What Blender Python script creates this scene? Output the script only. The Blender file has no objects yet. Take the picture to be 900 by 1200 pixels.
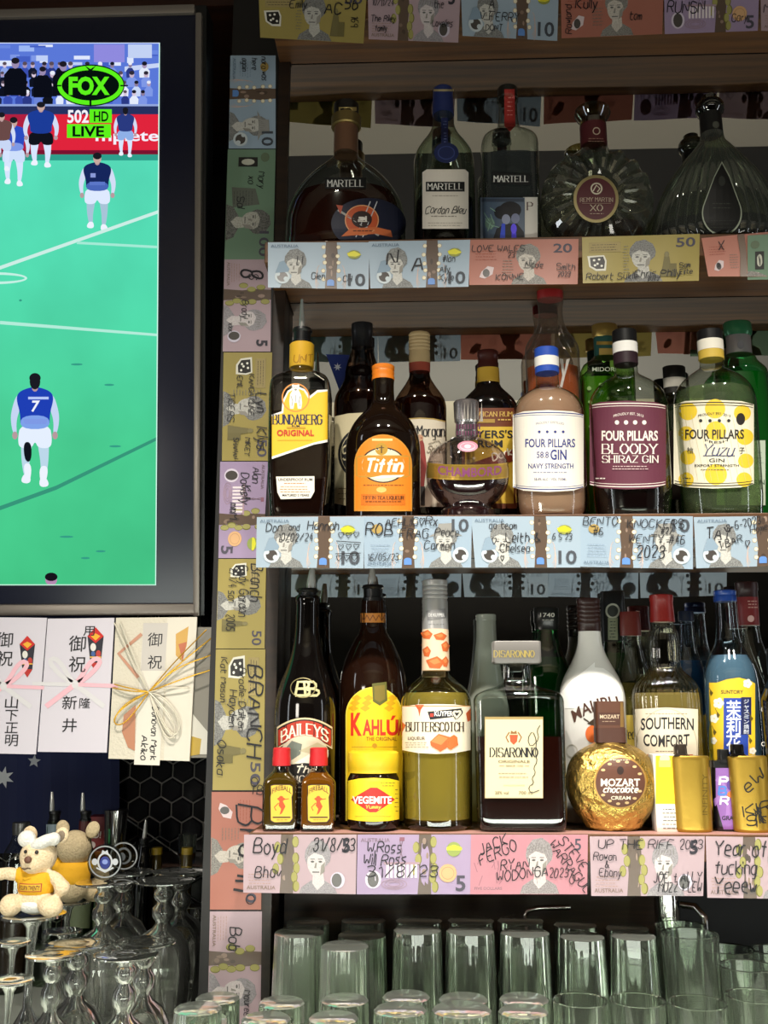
import bpy, bmesh, math, random
from mathutils import Vector, Matrix
from math import sin, cos, pi, radians, sqrt, asin
R = random.Random(7)
C = bpy.context.scene.collection
# ---------------------------------------------------------------- camera
F, PITCH, YAW, ZC = 1150.0, radians(11.7), radians(2.1), 1.5
CAM = Vector((0.0, -1.185, ZC))
FWD = Vector((-sin(YAW)*cos(PITCH), cos(YAW)*cos(PITCH), sin(PITCH)))
RIGHT = Vector((cos(YAW), sin(YAW), 0.0))
UP = RIGHT.cross(FWD)
cd = bpy.data.cameras.new('camera'); cam = bpy.data.objects.new('camera', cd); C.objects.link(cam)
cd.sensor_fit = 'VERTICAL'; cd.sensor_height = 36.0; cd.lens = 36.0*F/1200.0; cd.clip_start = 0.02
mw = Matrix((RIGHT, UP, -FWD)).transposed().to_4x4(); mw.translation = CAM; cam.matrix_world = mw
bpy.context.scene.camera = cam
# ---------------------------------------------------------------- world, lights, exposure
w = bpy.data.worlds.new('world'); bpy.context.scene.world = w; w.use_nodes = True
w.node_tree.nodes['Background'].inputs[0].default_value = (1.0, 0.93, 0.82, 1)
w.node_tree.nodes['Background'].inputs[1].default_value = 0.05
vs = bpy.context.scene.view_settings
vs.view_transform = 'Standard'; vs.look = 'None'; vs.gamma = 1.0; vs.use_curve_mapping = False; vs.exposure = 0.0
cy = bpy.context.scene.cycles
cy.max_bounces = 14; cy.transparent_max_bounces = 40; cy.glossy_bounces = 6; cy.transmission_bounces = 10; cy.diffuse_bounces = 3
cy.caustics_reflective = False; cy.caustics_refractive = True; cy.sample_clamp_indirect = 4.0

def spot(name, loc, target, power, angle, blend, radius, col=(1, .9, .76)):
    l = bpy.data.lights.new(name, 'SPOT'); l.energy = power; l.spot_size = radians(angle); l.spot_blend = blend
    l.shadow_soft_size = radius; l.color = col
    o = bpy.data.objects.new(name, l); C.objects.link(o); o.location = loc
    o.rotation_euler = (Vector(target)-Vector(loc)).to_track_quat('-Z', 'Y').to_euler(); return o
def area(name, loc, target, power, sx, sy, col=(1, .9, .78)):
    l = bpy.data.lights.new(name, 'AREA'); l.shape = 'RECTANGLE'; l.size = sx; l.size_y = sy; l.energy = power; l.color = col
    o = bpy.data.objects.new(name, l); C.objects.link(o); o.location = loc
    o.rotation_euler = (Vector(target)-Vector(loc)).to_track_quat('-Z', 'Y').to_euler(); return o
spot('bar_spot', (-.30, -.85, ZC+1.35), (-.12, 0, ZC-.45), 112, 56, 1.0, .035, (1, .94, .84))
spot('bar_spot', (.28, -.85, ZC+1.35), (.24, 0, ZC-.45), 112, 56, 1.0, .035, (1, .94, .84))
spot('bar_spot', (.85, -.85, ZC+1.35), (.6, 0, ZC-.45), 84, 56, 1.0, .035, (1, .94, .84))
area('counter_glow', (.15, -.9, ZC-.37), (.15, 0, ZC-.36), 9, 1.5, .14, (.95, 1, .9))
area('low_fill', (-.62, -1.0, ZC+.12), (-.36, .3, ZC-.18), 2.6, .2, .2, (1, .93, .82))  # low fill from front left, added for the tiles, flag and plush
area('room_fill', (.2, -2.9, ZC+.4), (.2, -2.9, ZC+2), 24, 2.2, .8, (1, .95, .85))  # unseen uplight added to brighten the ceiling bands in the mirror
area('ceiling_fill', (.3, -.85, ZC+.95), (.3, -.85, ZC+3), 3, 2.2, .25, (1, .93, .82))  # another added uplight, brightens the nearest ceiling band
area('streak_light', (-2.0, -1.1, ZC), (0, 0, ZC-.2), 4.5, .16, 1.5, (.9, .95, 1))  # unseen strips at both ends, added for vertical streaks on glass
area('streak_light', (2.4, -1.1, ZC), (0, 0, ZC-.2), 4.5, .16, 1.5, (.9, .95, 1))  # matching added strip on the right
# ---------------------------------------------------------------- helpers
def ray(px, py): return FWD + RIGHT*((px-450)/F) - UP*((py-600)/F)
def P(px, py, Y):
    d = ray(px, py); return CAM + d*((Y-CAM.y)/d.y)
def SC(px, py, Y):
    d = ray(px, py); return F*d.y/(Y-CAM.y)
_m = {}
def lin(h):
    h = h.lstrip('#'); v = [int(h[i:i+2], 16)/255 for i in (0, 2, 4)]
    return tuple(c/12.92 if c <= .04045 else ((c+.055)/1.055)**2.4 for c in v)+(1,)
def M(h, rough=.5, metal=0.0, spec=.5, emit=0.0, coat=0.0):
    k = (h, rough, metal, spec, emit, coat)
    if k in _m: return _m[k]
    m = bpy.data.materials.new('surface_'+h.lstrip('#')); m.use_nodes = True
    b = m.node_tree.nodes['Principled BSDF']; i = b.inputs
    i['Base Color'].default_value = lin(h); i['Roughness'].default_value = rough; i['Metallic'].default_value = metal
    i['Specular IOR Level'].default_value = spec; i['Coat Weight'].default_value = coat
    if emit:
        i['Base Color'].default_value = (0, 0, 0, 1); i['Specular IOR Level'].default_value = 0.0
        i['Emission Color'].default_value = lin(h); i['Emission Strength'].default_value = emit
    _m[k] = m; return m
def E(h): return M(h, emit=1.0)
def _nt(name):
    m = bpy.data.materials.new(name); m.use_nodes = True; nt = m.node_tree
    for n in list(nt.nodes): nt.nodes.remove(n)
    out = nt.nodes.new('ShaderNodeOutputMaterial'); return m, nt, out
def N(nt, t, **kw):
    n = nt.nodes.new(t)
    for k, v in kw.items():
        if k.startswith('i_'): n.inputs[int(k[2:])].default_value = v
        else: setattr(n, k, v)
    return n
def thin(name, centre, edge, f0=.05, rough=.02, power=2.2, gl=1.0, milk=0.0):
    """thin clear glass: straight-through light, tinted more towards its edges, under a Fresnel reflection"""
    if name in _m: return _m[name]
    m, nt, out = _nt(name); L = nt.links.new
    lw = N(nt, 'ShaderNodeLayerWeight'); lw.inputs['Blend'].default_value = .5
    pe = N(nt, 'ShaderNodeMath', operation='POWER', i_1=power); L(lw.outputs['Facing'], pe.inputs[0])
    mx = N(nt, 'ShaderNodeMix', data_type='RGBA'); L(pe.outputs[0], mx.inputs[0])
    mx.inputs[6].default_value = lin(centre); mx.inputs[7].default_value = lin(edge)
    tr = N(nt, 'ShaderNodeBsdfTransparent'); L(mx.outputs[2], tr.inputs[0])
    gg = N(nt, 'ShaderNodeBsdfGlossy'); gg.inputs['Roughness'].default_value = rough; gg.inputs[0].default_value = (gl, gl, gl, 1)
    p5 = N(nt, 'ShaderNodeMath', operation='POWER', i_1=4.0); L(lw.outputs['Facing'], p5.inputs[0])
    ma = N(nt, 'ShaderNodeMath', operation='MULTIPLY_ADD', i_1=.85, i_2=f0); L(p5.outputs[0], ma.inputs[0])
    ms = N(nt, 'ShaderNodeMixShader'); L(ma.outputs[0], ms.inputs[0]); L(tr.outputs[0], ms.inputs[1]); L(gg.outputs[0], ms.inputs[2])
    if milk:      # milky scatter: frosting on the carafe, imitated internal reflections on the decanters
        df = N(nt, 'ShaderNodeBsdfDiffuse'); df.inputs[0].default_value = lin('#e3eadf'); tl = N(nt, 'ShaderNodeBsdfTranslucent'); tl.inputs[0].default_value = lin('#e3eadf')
        ad = N(nt, 'ShaderNodeMixShader'); ad.inputs[0].default_value = .5; L(df.outputs[0], ad.inputs[1]); L(tl.outputs[0], ad.inputs[2])
        mk = N(nt, 'ShaderNodeMath', operation='MULTIPLY_ADD', i_1=milk*2.2, i_2=milk*.45); L(pe.outputs[0], mk.inputs[0]); mk.use_clamp = True
        m2 = N(nt, 'ShaderNodeMixShader'); L(mk.outputs[0], m2.inputs[0]); L(ms.outputs[0], m2.inputs[1]); L(ad.outputs[0], m2.inputs[2]); ms = m2
    L(ms.outputs[0], out.inputs[0]); _m[name] = m; return m
def real_glass(name, col, rough=.0, milk=.05):
    m, nt, out = _nt(name)
    g = N(nt, 'ShaderNodeBsdfGlass'); g.inputs[0].default_value = lin(col); g.inputs['Roughness'].default_value = rough; g.inputs['IOR'].default_value = 1.5
    df = N(nt, 'ShaderNodeBsdfDiffuse'); df.inputs[0].default_value = lin('#e6ece2'); tl = N(nt, 'ShaderNodeBsdfTranslucent'); tl.inputs[0].default_value = lin('#e6ece2')
    a1 = N(nt, 'ShaderNodeMixShader'); a1.inputs[0].default_value = .5; a2 = N(nt, 'ShaderNodeMixShader'); a2.inputs[0].default_value = milk; L = nt.links.new
    L(df.outputs[0], a1.inputs[1]); L(tl.outputs[0], a1.inputs[2]); L(g.outputs[0], a2.inputs[1]); L(a1.outputs[0], a2.inputs[2]); L(a2.outputs[0], out.inputs[0]); return m
def etched(h, h2):
    k = ('etch', h, h2)
    if k in _m: return _m[k]
    m, nt, out = _nt('engraved_'+h.lstrip('#')); L = nt.links.new
    tc = N(nt, 'ShaderNodeTexCoord'); nz = N(nt, 'ShaderNodeTexNoise'); nz.inputs['Scale'].default_value = 700; nz.inputs['Detail'].default_value = 2
    cr = N(nt, 'ShaderNodeValToRGB'); cr.color_ramp.elements[0].color = lin(h); cr.color_ramp.elements[1].color = lin(h2); cr.color_ramp.elements[0].position = .38; cr.color_ramp.elements[1].position = .62
    b = N(nt, 'ShaderNodeBsdfPrincipled'); b.inputs['Roughness'].default_value = .55
    L(tc.outputs['Object'], nz.inputs[0]); L(nz.outputs[0], cr.inputs[0]); L(cr.outputs[0], b.inputs[0]); L(b.outputs[0], out.inputs[0]); _m[k] = m; return m
def liquid(h, body=.5, clear=None):
    k = ('liq', h, body, clear)
    if k in _m: return _m[k]
    m, nt, out = _nt('liquid_'+h.lstrip('#')); L = nt.links.new
    tr = N(nt, 'ShaderNodeBsdfTransparent'); tr.inputs[0].default_value = lin(clear or h)
    b = N(nt, 'ShaderNodeBsdfPrincipled'); b.inputs['Base Color'].default_value = lin(h); b.inputs['Roughness'].default_value = .15
    ms = N(nt, 'ShaderNodeMixShader'); ms.inputs[0].default_value = body
    L(tr.outputs[0], ms.inputs[1]); L(b.outputs[0], ms.inputs[2]); L(ms.outputs[0], out.inputs[0]); _m[k] = m; return m
def wood(name, c1, c2, scale=(1.5, 30, 30), rough=.45):
    if name in _m: return _m[name]
    m, nt, out = _nt(name); L = nt.links.new
    tc = N(nt, 'ShaderNodeTexCoord'); mp = N(nt, 'ShaderNodeMapping'); mp.inputs['Scale'].default_value = scale
    nz = N(nt, 'ShaderNodeTexNoise'); nz.inputs['Scale'].default_value = 3; nz.inputs['Detail'].default_value = 6
    cr = N(nt, 'ShaderNodeValToRGB'); cr.color_ramp.elements[0].color = lin(c1); cr.color_ramp.elements[1].color = lin(c2)
    cr.color_ramp.elements[0].position = .35; cr.color_ramp.elements[1].position = .68
    b = N(nt, 'ShaderNodeBsdfPrincipled'); b.inputs['Roughness'].default_value = rough
    L(tc.outputs['Object'], mp.inputs[0]); L(mp.outputs[0], nz.inputs[0]); L(nz.outputs[0], cr.inputs[0]); L(cr.outputs[0], b.inputs[0]); L(b.outputs[0], out.inputs[0])
    _m[name] = m; return m
def printed(name, stops, amount=.10, scale=60, rough=.42, emit=False, axis='x', emit_strength=1.0, sheer=0.0):
    """print on a sheet: a colour ramp along the sheet (its own inks) broken by a fine engraved pattern"""
    if name in _m: return _m[name]
    m, nt, out = _nt(name); L = nt.links.new
    uv = N(nt, 'ShaderNodeUVMap'); sx = N(nt, 'ShaderNodeSeparateXYZ'); L(uv.outputs[0], sx.inputs[0])
    cr = N(nt, 'ShaderNodeValToRGB'); el = cr.color_ramp.elements
    while len(el) < len(stops): el.new(.5)
    for e, (p, h) in zip(el, stops): e.position = p; e.color = lin(h)
    L(sx.outputs[0 if axis == 'x' else 1], cr.inputs[0])
    nz = N(nt, 'ShaderNodeTexNoise'); nz.inputs['Scale'].default_value = scale; nz.inputs['Detail'].default_value = 3; L(uv.outputs[0], nz.inputs[0])
    mr = N(nt, 'ShaderNodeMapRange'); mr.inputs[1].default_value = .3; mr.inputs[2].default_value = .7
    mr.inputs[3].default_value = 1-amount*2; mr.inputs[4].default_value = 1+amount*.6; L(nz.outputs[0], mr.inputs[0])
    mu = N(nt, 'ShaderNodeMix', data_type='RGBA', blend_type='MULTIPLY'); mu.inputs[0].default_value = 1
    L(cr.outputs[0], mu.inputs[6]); L(mr.outputs[0], mu.inputs[7])
    if emit:
        b = N(nt, 'ShaderNodeEmission'); L(mu.outputs[2], b.inputs[0]); b.inputs[1].default_value = emit_strength
    else:
        b0 = N(nt, 'ShaderNodeBsdfPrincipled'); b0.inputs['Roughness'].default_value = rough; L(mu.outputs[2], b0.inputs[0])
        b = b0
        if sheer:
            tl = N(nt, 'ShaderNodeBsdfTranslucent'); L(mu.outputs[2], tl.inputs[0]); b = N(nt, 'ShaderNodeMixShader'); b.inputs[0].default_value = sheer
            L(b0.outputs[0], b.inputs[1]); L(tl.outputs[0], b.inputs[2])
    L(b.outputs[0], out.inputs[0]); _m[name] = m; return m
def bumped(name, h, scale, strength, rough=.3, metal=0.0, detail=3, h2=None):
    if name in _m: return _m[name]
    m, nt, out = _nt(name); L = nt.links.new
    tc = N(nt, 'ShaderNodeTexCoord'); nz = N(nt, 'ShaderNodeTexNoise'); nz.inputs['Scale'].default_value = scale; nz.inputs['Detail'].default_value = detail
    bp = N(nt, 'ShaderNodeBump'); bp.inputs['Strength'].default_value = strength; bp.inputs['Distance'].default_value = .002
    b = N(nt, 'ShaderNodeBsdfPrincipled'); b.inputs['Base Color'].default_value = lin(h); b.inputs['Roughness'].default_value = rough; b.inputs['Metallic'].default_value = metal
    L(tc.outputs['Object'], nz.inputs[0]); L(nz.outputs[0], bp.inputs['Height']); L(bp.outputs[0], b.inputs['Normal'])
    if h2:
        cr = N(nt, 'ShaderNodeValToRGB'); cr.color_ramp.elements[0].color = lin(h); cr.color_ramp.elements[1].color = lin(h2)
        cr.color_ramp.elements[0].position = .35; cr.color_ramp.elements[1].position = .65
        L(nz.outputs[0], cr.inputs[0]); L(cr.outputs[0], b.inputs[0])
    L(b.outputs[0], out.inputs[0]); _m[name] = m; return m

def tag(o, label=None, cat=None, group=None, kind=None):
    if label: o['label'] = label
    if cat: o['category'] = cat
    if group: o['group'] = group
    if kind: o['kind'] = kind
    return o
def empty(name, loc, label, cat, group=None):
    o = bpy.data.objects.new(name, None); C.objects.link(o); o.location = loc; o.empty_display_size = .02
    return tag(o, label, cat, group)
def link(name, me, parent=None, mats=(), smooth=None):
    """me holds world coordinates; under a parent they become local to it"""
    o = bpy.data.objects.new(name, me); C.objects.link(o)
    for m in mats: me.materials.append(m)
    if smooth is not None:
        me.shade_smooth(); me.set_sharp_from_angle(angle=radians(smooth))
    if parent is not None:
        wl = Vector(parent.location); q = parent
        while q.parent is not None: q = q.parent; wl = wl + Vector(q.location)
        me.transform(Matrix.Translation(-wl)); o.parent = parent
    return o
def recentre(o):
    """origin of a single-mesh thing to the middle of its foot"""
    vs_ = [v.co for v in o.data.vertices]; n = len(vs_)
    c = Vector((sum(v.x for v in vs_)/n, sum(v.y for v in vs_)/n, min(v.z for v in vs_)))
    o.data.transform(Matrix.Translation(-c)); o.location = c; return o
def box_bm(bm, x0, x1, y0, y1, z0, z1, bev=0.0, mi=0):
    r = bmesh.ops.create_cube(bm, size=1.0); v = r['verts']
    bmesh.ops.scale(bm, vec=(x1-x0, y1-y0, z1-z0), verts=v); bmesh.ops.translate(bm, vec=((x0+x1)/2, (y0+y1)/2, (z0+z1)/2), verts=v)
    fs = set(f for a in v for f in a.link_faces)
    for f in fs: f.material_index = mi
    if bev: bmesh.ops.bevel(bm, geom=list(set(e for a in v for e in a.link_edges)), offset=bev, segments=2, affect='EDGES', profile=.6)
def box(name, x0, x1, y0, y1, z0, z1, mat, parent=None, bev=0.0):
    bm = bmesh.new(); box_bm(bm, x0, x1, y0, y1, z0, z1, bev); me = bpy.data.meshes.new(name); bm.to_mesh(me); bm.free()
    return link(name, me, parent, [mat], 40 if bev else None)
def tube(name, pts, r, mat, parent=None, seg=10, radii=None):
    vs_, fs = [], []
    pts = [Vector(p) for p in pts]
    for i, p in enumerate(pts):
        t = (pts[min(i+1, len(pts)-1)]-pts[max(i-1, 0)]).normalized()
        a = t.orthogonal().normalized() if i == 0 else (a - t*a.dot(t)).normalized()
        b = t.cross(a); rr = radii[i] if radii else r
        for k in range(seg): vs_.append(p + (a*cos(2*pi*k/seg)+b*sin(2*pi*k/seg))*rr)
    for i in range(len(pts)-1):
        for k in range(seg):
            k2 = (k+1) % seg; fs.append((i*seg+k, i*seg+k2, (i+1)*seg+k2, (i+1)*seg+k))
    fs.append(tuple(reversed(range(seg)))); fs.append(tuple((len(pts)-1)*seg+k for k in range(seg)))
    me = bpy.data.meshes.new(name); me.from_pydata(vs_, [], fs); return link(name, me, parent, [mat], 50)

class Surf:
    """rings (z, half width, half depth, exponent) about an upright axis"""
    def __init__(s, cx, cy, rings): s.cx, s.cy, s.r = cx, cy, sorted(rings)
    def at(s, z):
        r = s.r
        if z <= r[0][0]: return r[0]
        for p, q in zip(r, r[1:]):
            if z <= q[0]:
                t = (z-p[0])/max(1e-9, q[0]-p[0]); return tuple(p[i]+(q[i]-p[i])*t for i in range(4))
        return r[-1]
    def __call__(s, px, py, off):
        y = s.cy-s.at(P(px, py, s.cy).z)[2]
        for _ in range(7):
            p = P(px, py, y); _z, a, b, n = s.at(p.z)
            t = min(abs(p.x-s.cx)/max(a, 1e-6), .998)
            y = s.cy-b*(1-t**n)**(1/n)
        p = P(px, py, y-off); return p
class Flat:
    def __init__(s, p0, n): s.p, s.n = Vector(p0), Vector(n).normalized()
    def __call__(s, px, py, off):
        d = ray(px, py); t = (s.p+s.n*off-CAM).dot(s.n)/d.dot(s.n); return CAM+d*t
def vplane(Y): return Flat((0, Y, 0), (0, -1, 0))

def pchip(pts, step=2.5):
    """smooth monotone resampling of (py, hw, d, n)"""
    n = len(pts)
    if n < 3: return pts
    h = [pts[i+1][0]-pts[i][0] for i in range(n-1)]
    out = []
    def slopes(k):
        dl = [(pts[i+1][k]-pts[i][k])/h[i] for i in range(n-1)]
        m = [dl[0]]+[0 if dl[i-1]*dl[i] <= 0 else 2*dl[i-1]*dl[i]/(dl[i-1]+dl[i]) for i in range(1, n-1)]+[dl[-1]]
        return m
    ms = [slopes(k) for k in (1, 2, 3)]
    for i in range(n-1):
        q = max(1, int(h[i]/step)) if any(abs(pts[i+1][k]-pts[i][k]) > 1e-6 for k in (1, 2, 3)) else 1
        for j in range(q):
            t = j/q; h00 = 2*t**3-3*t*t+1; h10 = t**3-2*t*t+t; h01 = -2*t**3+3*t*t; h11 = t**3-t*t
            out.append((pts[i][0]+h[i]*t,)+tuple(h00*pts[i][k]+h10*h[i]*ms[k-1][i]+h01*pts[i+1][k]+h11*h[i]*ms[k-1][i+1] for k in (1, 2, 3)))
    out.append(pts[-1]); return out
def loft_mesh(name, cx, cy, rings, seg=48, flute=None, caps=True, closed=False):
    vs_, fs = [], []
    for (z, a, b, n) in rings:
        for k in range(seg):
            t = 2*pi*k/seg; c, s_ = cos(t), sin(t); e = 2/n
            g = 1+(flute[1]*abs(sin(flute[0]*t/2))-flute[1]*.5 if flute else 0)
            vs_.append((cx+a*g*math.copysign(abs(c)**e, c), cy+b*g*math.copysign(abs(s_)**e, s_), z))
    m = len(rings)
    for i in range(m-1 if not closed else m):
        i2 = (i+1) % m
        for k in range(seg):
            k2 = (k+1) % seg; fs.append((i*seg+k, i*seg+k2, i2*seg+k2, i2*seg+k))
    if caps and not closed:
        fs.append(tuple(reversed(range(seg)))); fs.append(tuple((m-1)*seg+k for k in range(seg)))
    me = bpy.data.meshes.new(name); me.from_pydata(vs_, [], fs)
    return me
# ---------------------------------------------------------------- writing
GL = {}
for ln in '''A 02 38 62;14 54|B 02 08 48 57 56 45 05;45 64 63 52 02|C 67 48 28 07 03 22 42 63|D 02 08 38 66 64 32 02|E 68 08 02 62;05 45|F 68 08 02;05 45|G 67 48 28 07 03 22 42 63 65 45
H 08 02;68 62;05 65|I 08 02|J 48 43 32 12 03|K 08 02;68 05 62|L 08 02 52|M 02 08 35 68 62|N 02 08 62 68|O 28 06 04 22 42 64 66 48 28|P 02 08 48 67 66 55 05|Q 28 06 04 22 42 64 66 48 28;43 61|R 02 08 48 67 66 55 05;35 62
S 67 48 18 07 06 15 45 64 63 52 12 03|T 08 68;38 32|U 08 03 22 42 63 68|V 08 32 68|W 08 12 36 52 68|X 08 62;68 02|Y 08 35 68;35 32|Z 08 68 02 62|a 46 16 05 03 12 32 43;46 42|b 08 02;05 16 36 45 43 32 12 03|c 46 16 05 03 12 42
d 48 42;45 36 16 05 03 12 32 43|e 04 44 45 36 16 05 03 12 42|f 38 27 22;06 46|g 46 40 10;45 36 16 05 03 12 32 43|h 08 02;05 16 36 45 42|i 06 02;08 07|j 26 20 00|k 08 02;46 04 42|l 08 02|m 02 06;05 16 25 22;25 36 45 42|n 02 06;05 16 36 45 42
o 16 05 03 12 32 43 45 36 16|p 06 00;05 16 36 45 43 32 12 03|q 46 40;45 36 16 05 03 12 32 43|r 02 06;04 16 36|s 46 16 05 14 34 43 32 02|t 18 13 32 42;06 46|u 06 03 12 32 43;46 42|v 06 22 46|w 06 12 25 32 46|x 06 42;46 02|y 06 22;46 10 00|z 06 46 02 42
0 18 06 04 12 32 44 46 38 18|1 07 28 22|2 07 18 38 47 46 02 42|3 07 18 38 47 46 35 44 43 32 12 03;15 35|4 38 04 44;36 32|5 48 08 05 35 44 43 32 02|6 48 18 05 03 12 32 43 44 35 05|7 08 48 12|8 15 07 18 38 47 35 15 03 12 32 43 35|9 45 15 06 07 18 38 47 45 42
/ 48 02|# 12 28;32 48;06 56;04 54|+ 15 55;37 33|& 62 16 17 28 37 04 03 12 32 54|. 02 03|- 05 35|' 18 17|! 08 04;02 03|< 32 06 07 18 37 58 67 66 32|: 03 04;05 06'''.replace('\n', '|').split('|'):
    GL[ln[0]] = [[(int(p[0]), int(p[1])) for p in s.split()] for s in ln[2:].split(';')]
_tx = {}
def inter(s, bold):
    k = (s, bold)
    if k not in _tx:
        c = bpy.data.curves.new('t', 'FONT'); c.body = s; c.size = 1.0; c.offset = bold; c.resolution_u = 3
        o = bpy.data.objects.new('t', c); me = bpy.data.meshes.new_from_object(o)
        _tx[k] = ([(v.co.x, v.co.y) for v in me.vertices], [tuple(p.vertices) for p in me.polygons])
        bpy.data.objects.remove(o); bpy.data.meshes.remove(me); bpy.data.curves.remove(c)
    return _tx[k]
class Art:
    """flat printing in sheet coordinates (x right, y down), later laid on a surface"""
    def __init__(s, f=None): s.sh = []; s.f = f or (lambda x, y: (x, y))
    def add(s, v, fc, m, fine=None): s.sh.append(([tuple(p) for p in v], fc, m, fine)); return s
    def poly(s, pts, m): return s.add(pts, [tuple(range(len(pts)))], m)
    def rect(s, x0, y0, x1, y1, m): return s.poly([(x0, y0), (x1, y0), (x1, y1), (x0, y1)], m)
    def ell(s, cx, cy, rx, ry, m, n=28, a0=0, a1=360):
        return s.poly([(cx+rx*cos(radians(a0+(a1-a0)*k/n)), cy+ry*sin(radians(a0+(a1-a0)*k/n))) for k in range(n+(a1-a0 < 360))], m)
    def ring(s, cx, cy, rx, ry, w, m, n=32, a0=0, a1=360):
        v = []; full = a1-a0 >= 360; q = n if full else n+1
        for k in range(q):
            t = radians(a0+(a1-a0)*k/n); v += [(cx+rx*cos(t), cy+ry*sin(t)), (cx+(rx-w)*cos(t), cy+(ry-w)*sin(t))]
        return s.add(v, [(2*k, 2*((k+1) % q), 2*((k+1) % q)+1, 2*k+1) for k in range(n)], m)
    def line(s, pts, wd, m, serif=0, thinw=None):
        n = len(pts)
        if n < 2: return s
        if thinw is not None:
            for a, b in zip(pts, pts[1:]):
                d = (b[0]-a[0], b[1]-a[1]); l = math.hypot(*d) or 1e-6; u = (d[0]/l, d[1]/l)
                h = (thinw+(wd-thinw)*abs(u[1])**1.2)/2; e = h*.5
                a2 = (a[0]-u[0]*e, a[1]-u[1]*e); b2 = (b[0]+u[0]*e, b[1]+u[1]*e); q = (-u[1]*h, u[0]*h)
                s.add([(a2[0]+q[0], a2[1]+q[1]), (b2[0]+q[0], b2[1]+q[1]), (b2[0]-q[0], b2[1]-q[1]), (a2[0]-q[0], a2[1]-q[1])], [(0, 1, 2, 3)], m)
            for a, b in ((pts[0], pts[1]), (pts[-1], pts[-2])):
                if serif and abs(b[1]-a[1]) > .5*abs(b[0]-a[0]):
                    s.rect(a[0]-serif, a[1]-thinw/2, a[0]+serif, a[1]+thinw/2, m)
            return s
        v = []
        for i, p in enumerate(pts):
            a, b = pts[max(i-1, 0)], pts[min(i+1, n-1)]
            d = (b[0]-a[0], b[1]-a[1]); l = math.hypot(*d) or 1e-6
            q = (-d[1]/l*wd/2, d[0]/l*wd/2); v += [(p[0]+q[0], p[1]+q[1]), (p[0]-q[0], p[1]-q[1])]
        return s.add(v, [(2*i, 2*i+2, 2*i+3, 2*i+1) for i in range(n-1)], m)
    def text(s, t, x0, x1, yb, h, m, bold=.012, shear=0, arc=None, rot=0):
        """x0..x1 the span to fill (x1 None: natural width), yb baseline, h cap height; arc=(sag) bends it"""
        v, fc = inter(t, round(bold*.55, 4))
        if not v: return s
        a, b = min(p[0] for p in v), max(p[0] for p in v)
        k = h/.727; kx = (x1-x0)/(b-a) if x1 is not None else k
        o = []
        for (x, y) in v:
            X = (x-a)*kx+shear*y*k; Y = -y*k
            if arc:
                u = X/((b-a)*kx)*2-1; Y += arc*u*u
            if rot: X, Y = X*cos(rot)-Y*sin(rot), X*sin(rot)+Y*cos(rot)
            o.append((x0+X, yb+Y))
        return s.add(o, fc, m)
    def hand(s, t, x, yb, h, m, wd=None, wide=1.0, rot=0, jit=.28, shear=.12, serif=None, thinw=None, x1=None, arc=None, maxx=None):
        """pen strokes; serif: a roman letter with thick stems"""
        u = h/6; wd = wd or h*.11; adv = 0; strokes = []
        for c in t:
            if c == ' ': adv += 4; continue
            if serif is not None and c in 'Iil1': adv += .9
            g = GL.get(c) or GL.get(c.upper()) or GL['-']; wmax = 0; dy = R.uniform(-.5, .5)*jit*2
            for st in g:
                q = []
                for (gx, gy) in st:
                    wmax = max(wmax, gx); q.append((adv+gx+R.uniform(-jit, jit), gy-2+dy+R.uniform(-jit, jit)))
                strokes.append(q)
            adv += wmax+1.7+(.9 if serif is not None and c in 'Iil1' else 0)
        tot = max(adv-1.7, .1); kx = u*wide if x1 is None else (x1-x)/tot
        if maxx and not rot and x+tot*kx > maxx: kx = (maxx-x)/tot
        for q in strokes:
            o = []
            for gx, gy in q:
                X = gx*kx+shear*gy*u; Y = -gy*u
                if arc: uu = gx/tot*2-1; Y += arc*uu*uu
                if rot: X, Y = X*cos(rot)-Y*sin(rot), X*sin(rot)+Y*cos(rot)
                o.append((x+X, yb+Y))
            if jit > .2 and serif is None and len(o) > 2: o = s.soft(o)
            s.line(o, wd, m, serif=serif or 0, thinw=thinw)
        return s
    def roman(s, t, x, x1, yb, h, m, wd=None, arc=None, serif=None):
        u = (x1-x)/max(1, len(t))
        return s.hand(t, x, yb, h, m, wd=min(wd or h*.2, u*.26, h*.17), x1=x1, jit=0, shear=0, serif=serif or min(h*.14, u*.2), thinw=max(h*.06, .4), arc=arc)
    def soft(s, o):
        r = [o[0]]
        for a, b in zip(o, o[1:]):
            r += [(a[0]*.75+b[0]*.25, a[1]*.75+b[1]*.25), (a[0]*.25+b[0]*.75, a[1]*.25+b[1]*.75)]
        r.append(o[-1]); return r
    def small(s, x0, x1, y, n, m, h=1.6, gap=3.2):
        """lines of print too small to read: rows of short dashes"""
        for i in range(n):
            x = x0+R.uniform(0, 2); e = x1-R.uniform(0, (x1-x0)*.15)
            while x < e:
                l = R.uniform(1.5, 4.5); s.rect(x, y+i*gap, min(x+l, e), y+i*gap+h*.55, m); x += l+R.uniform(.7, 1.3)
        return s
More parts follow.
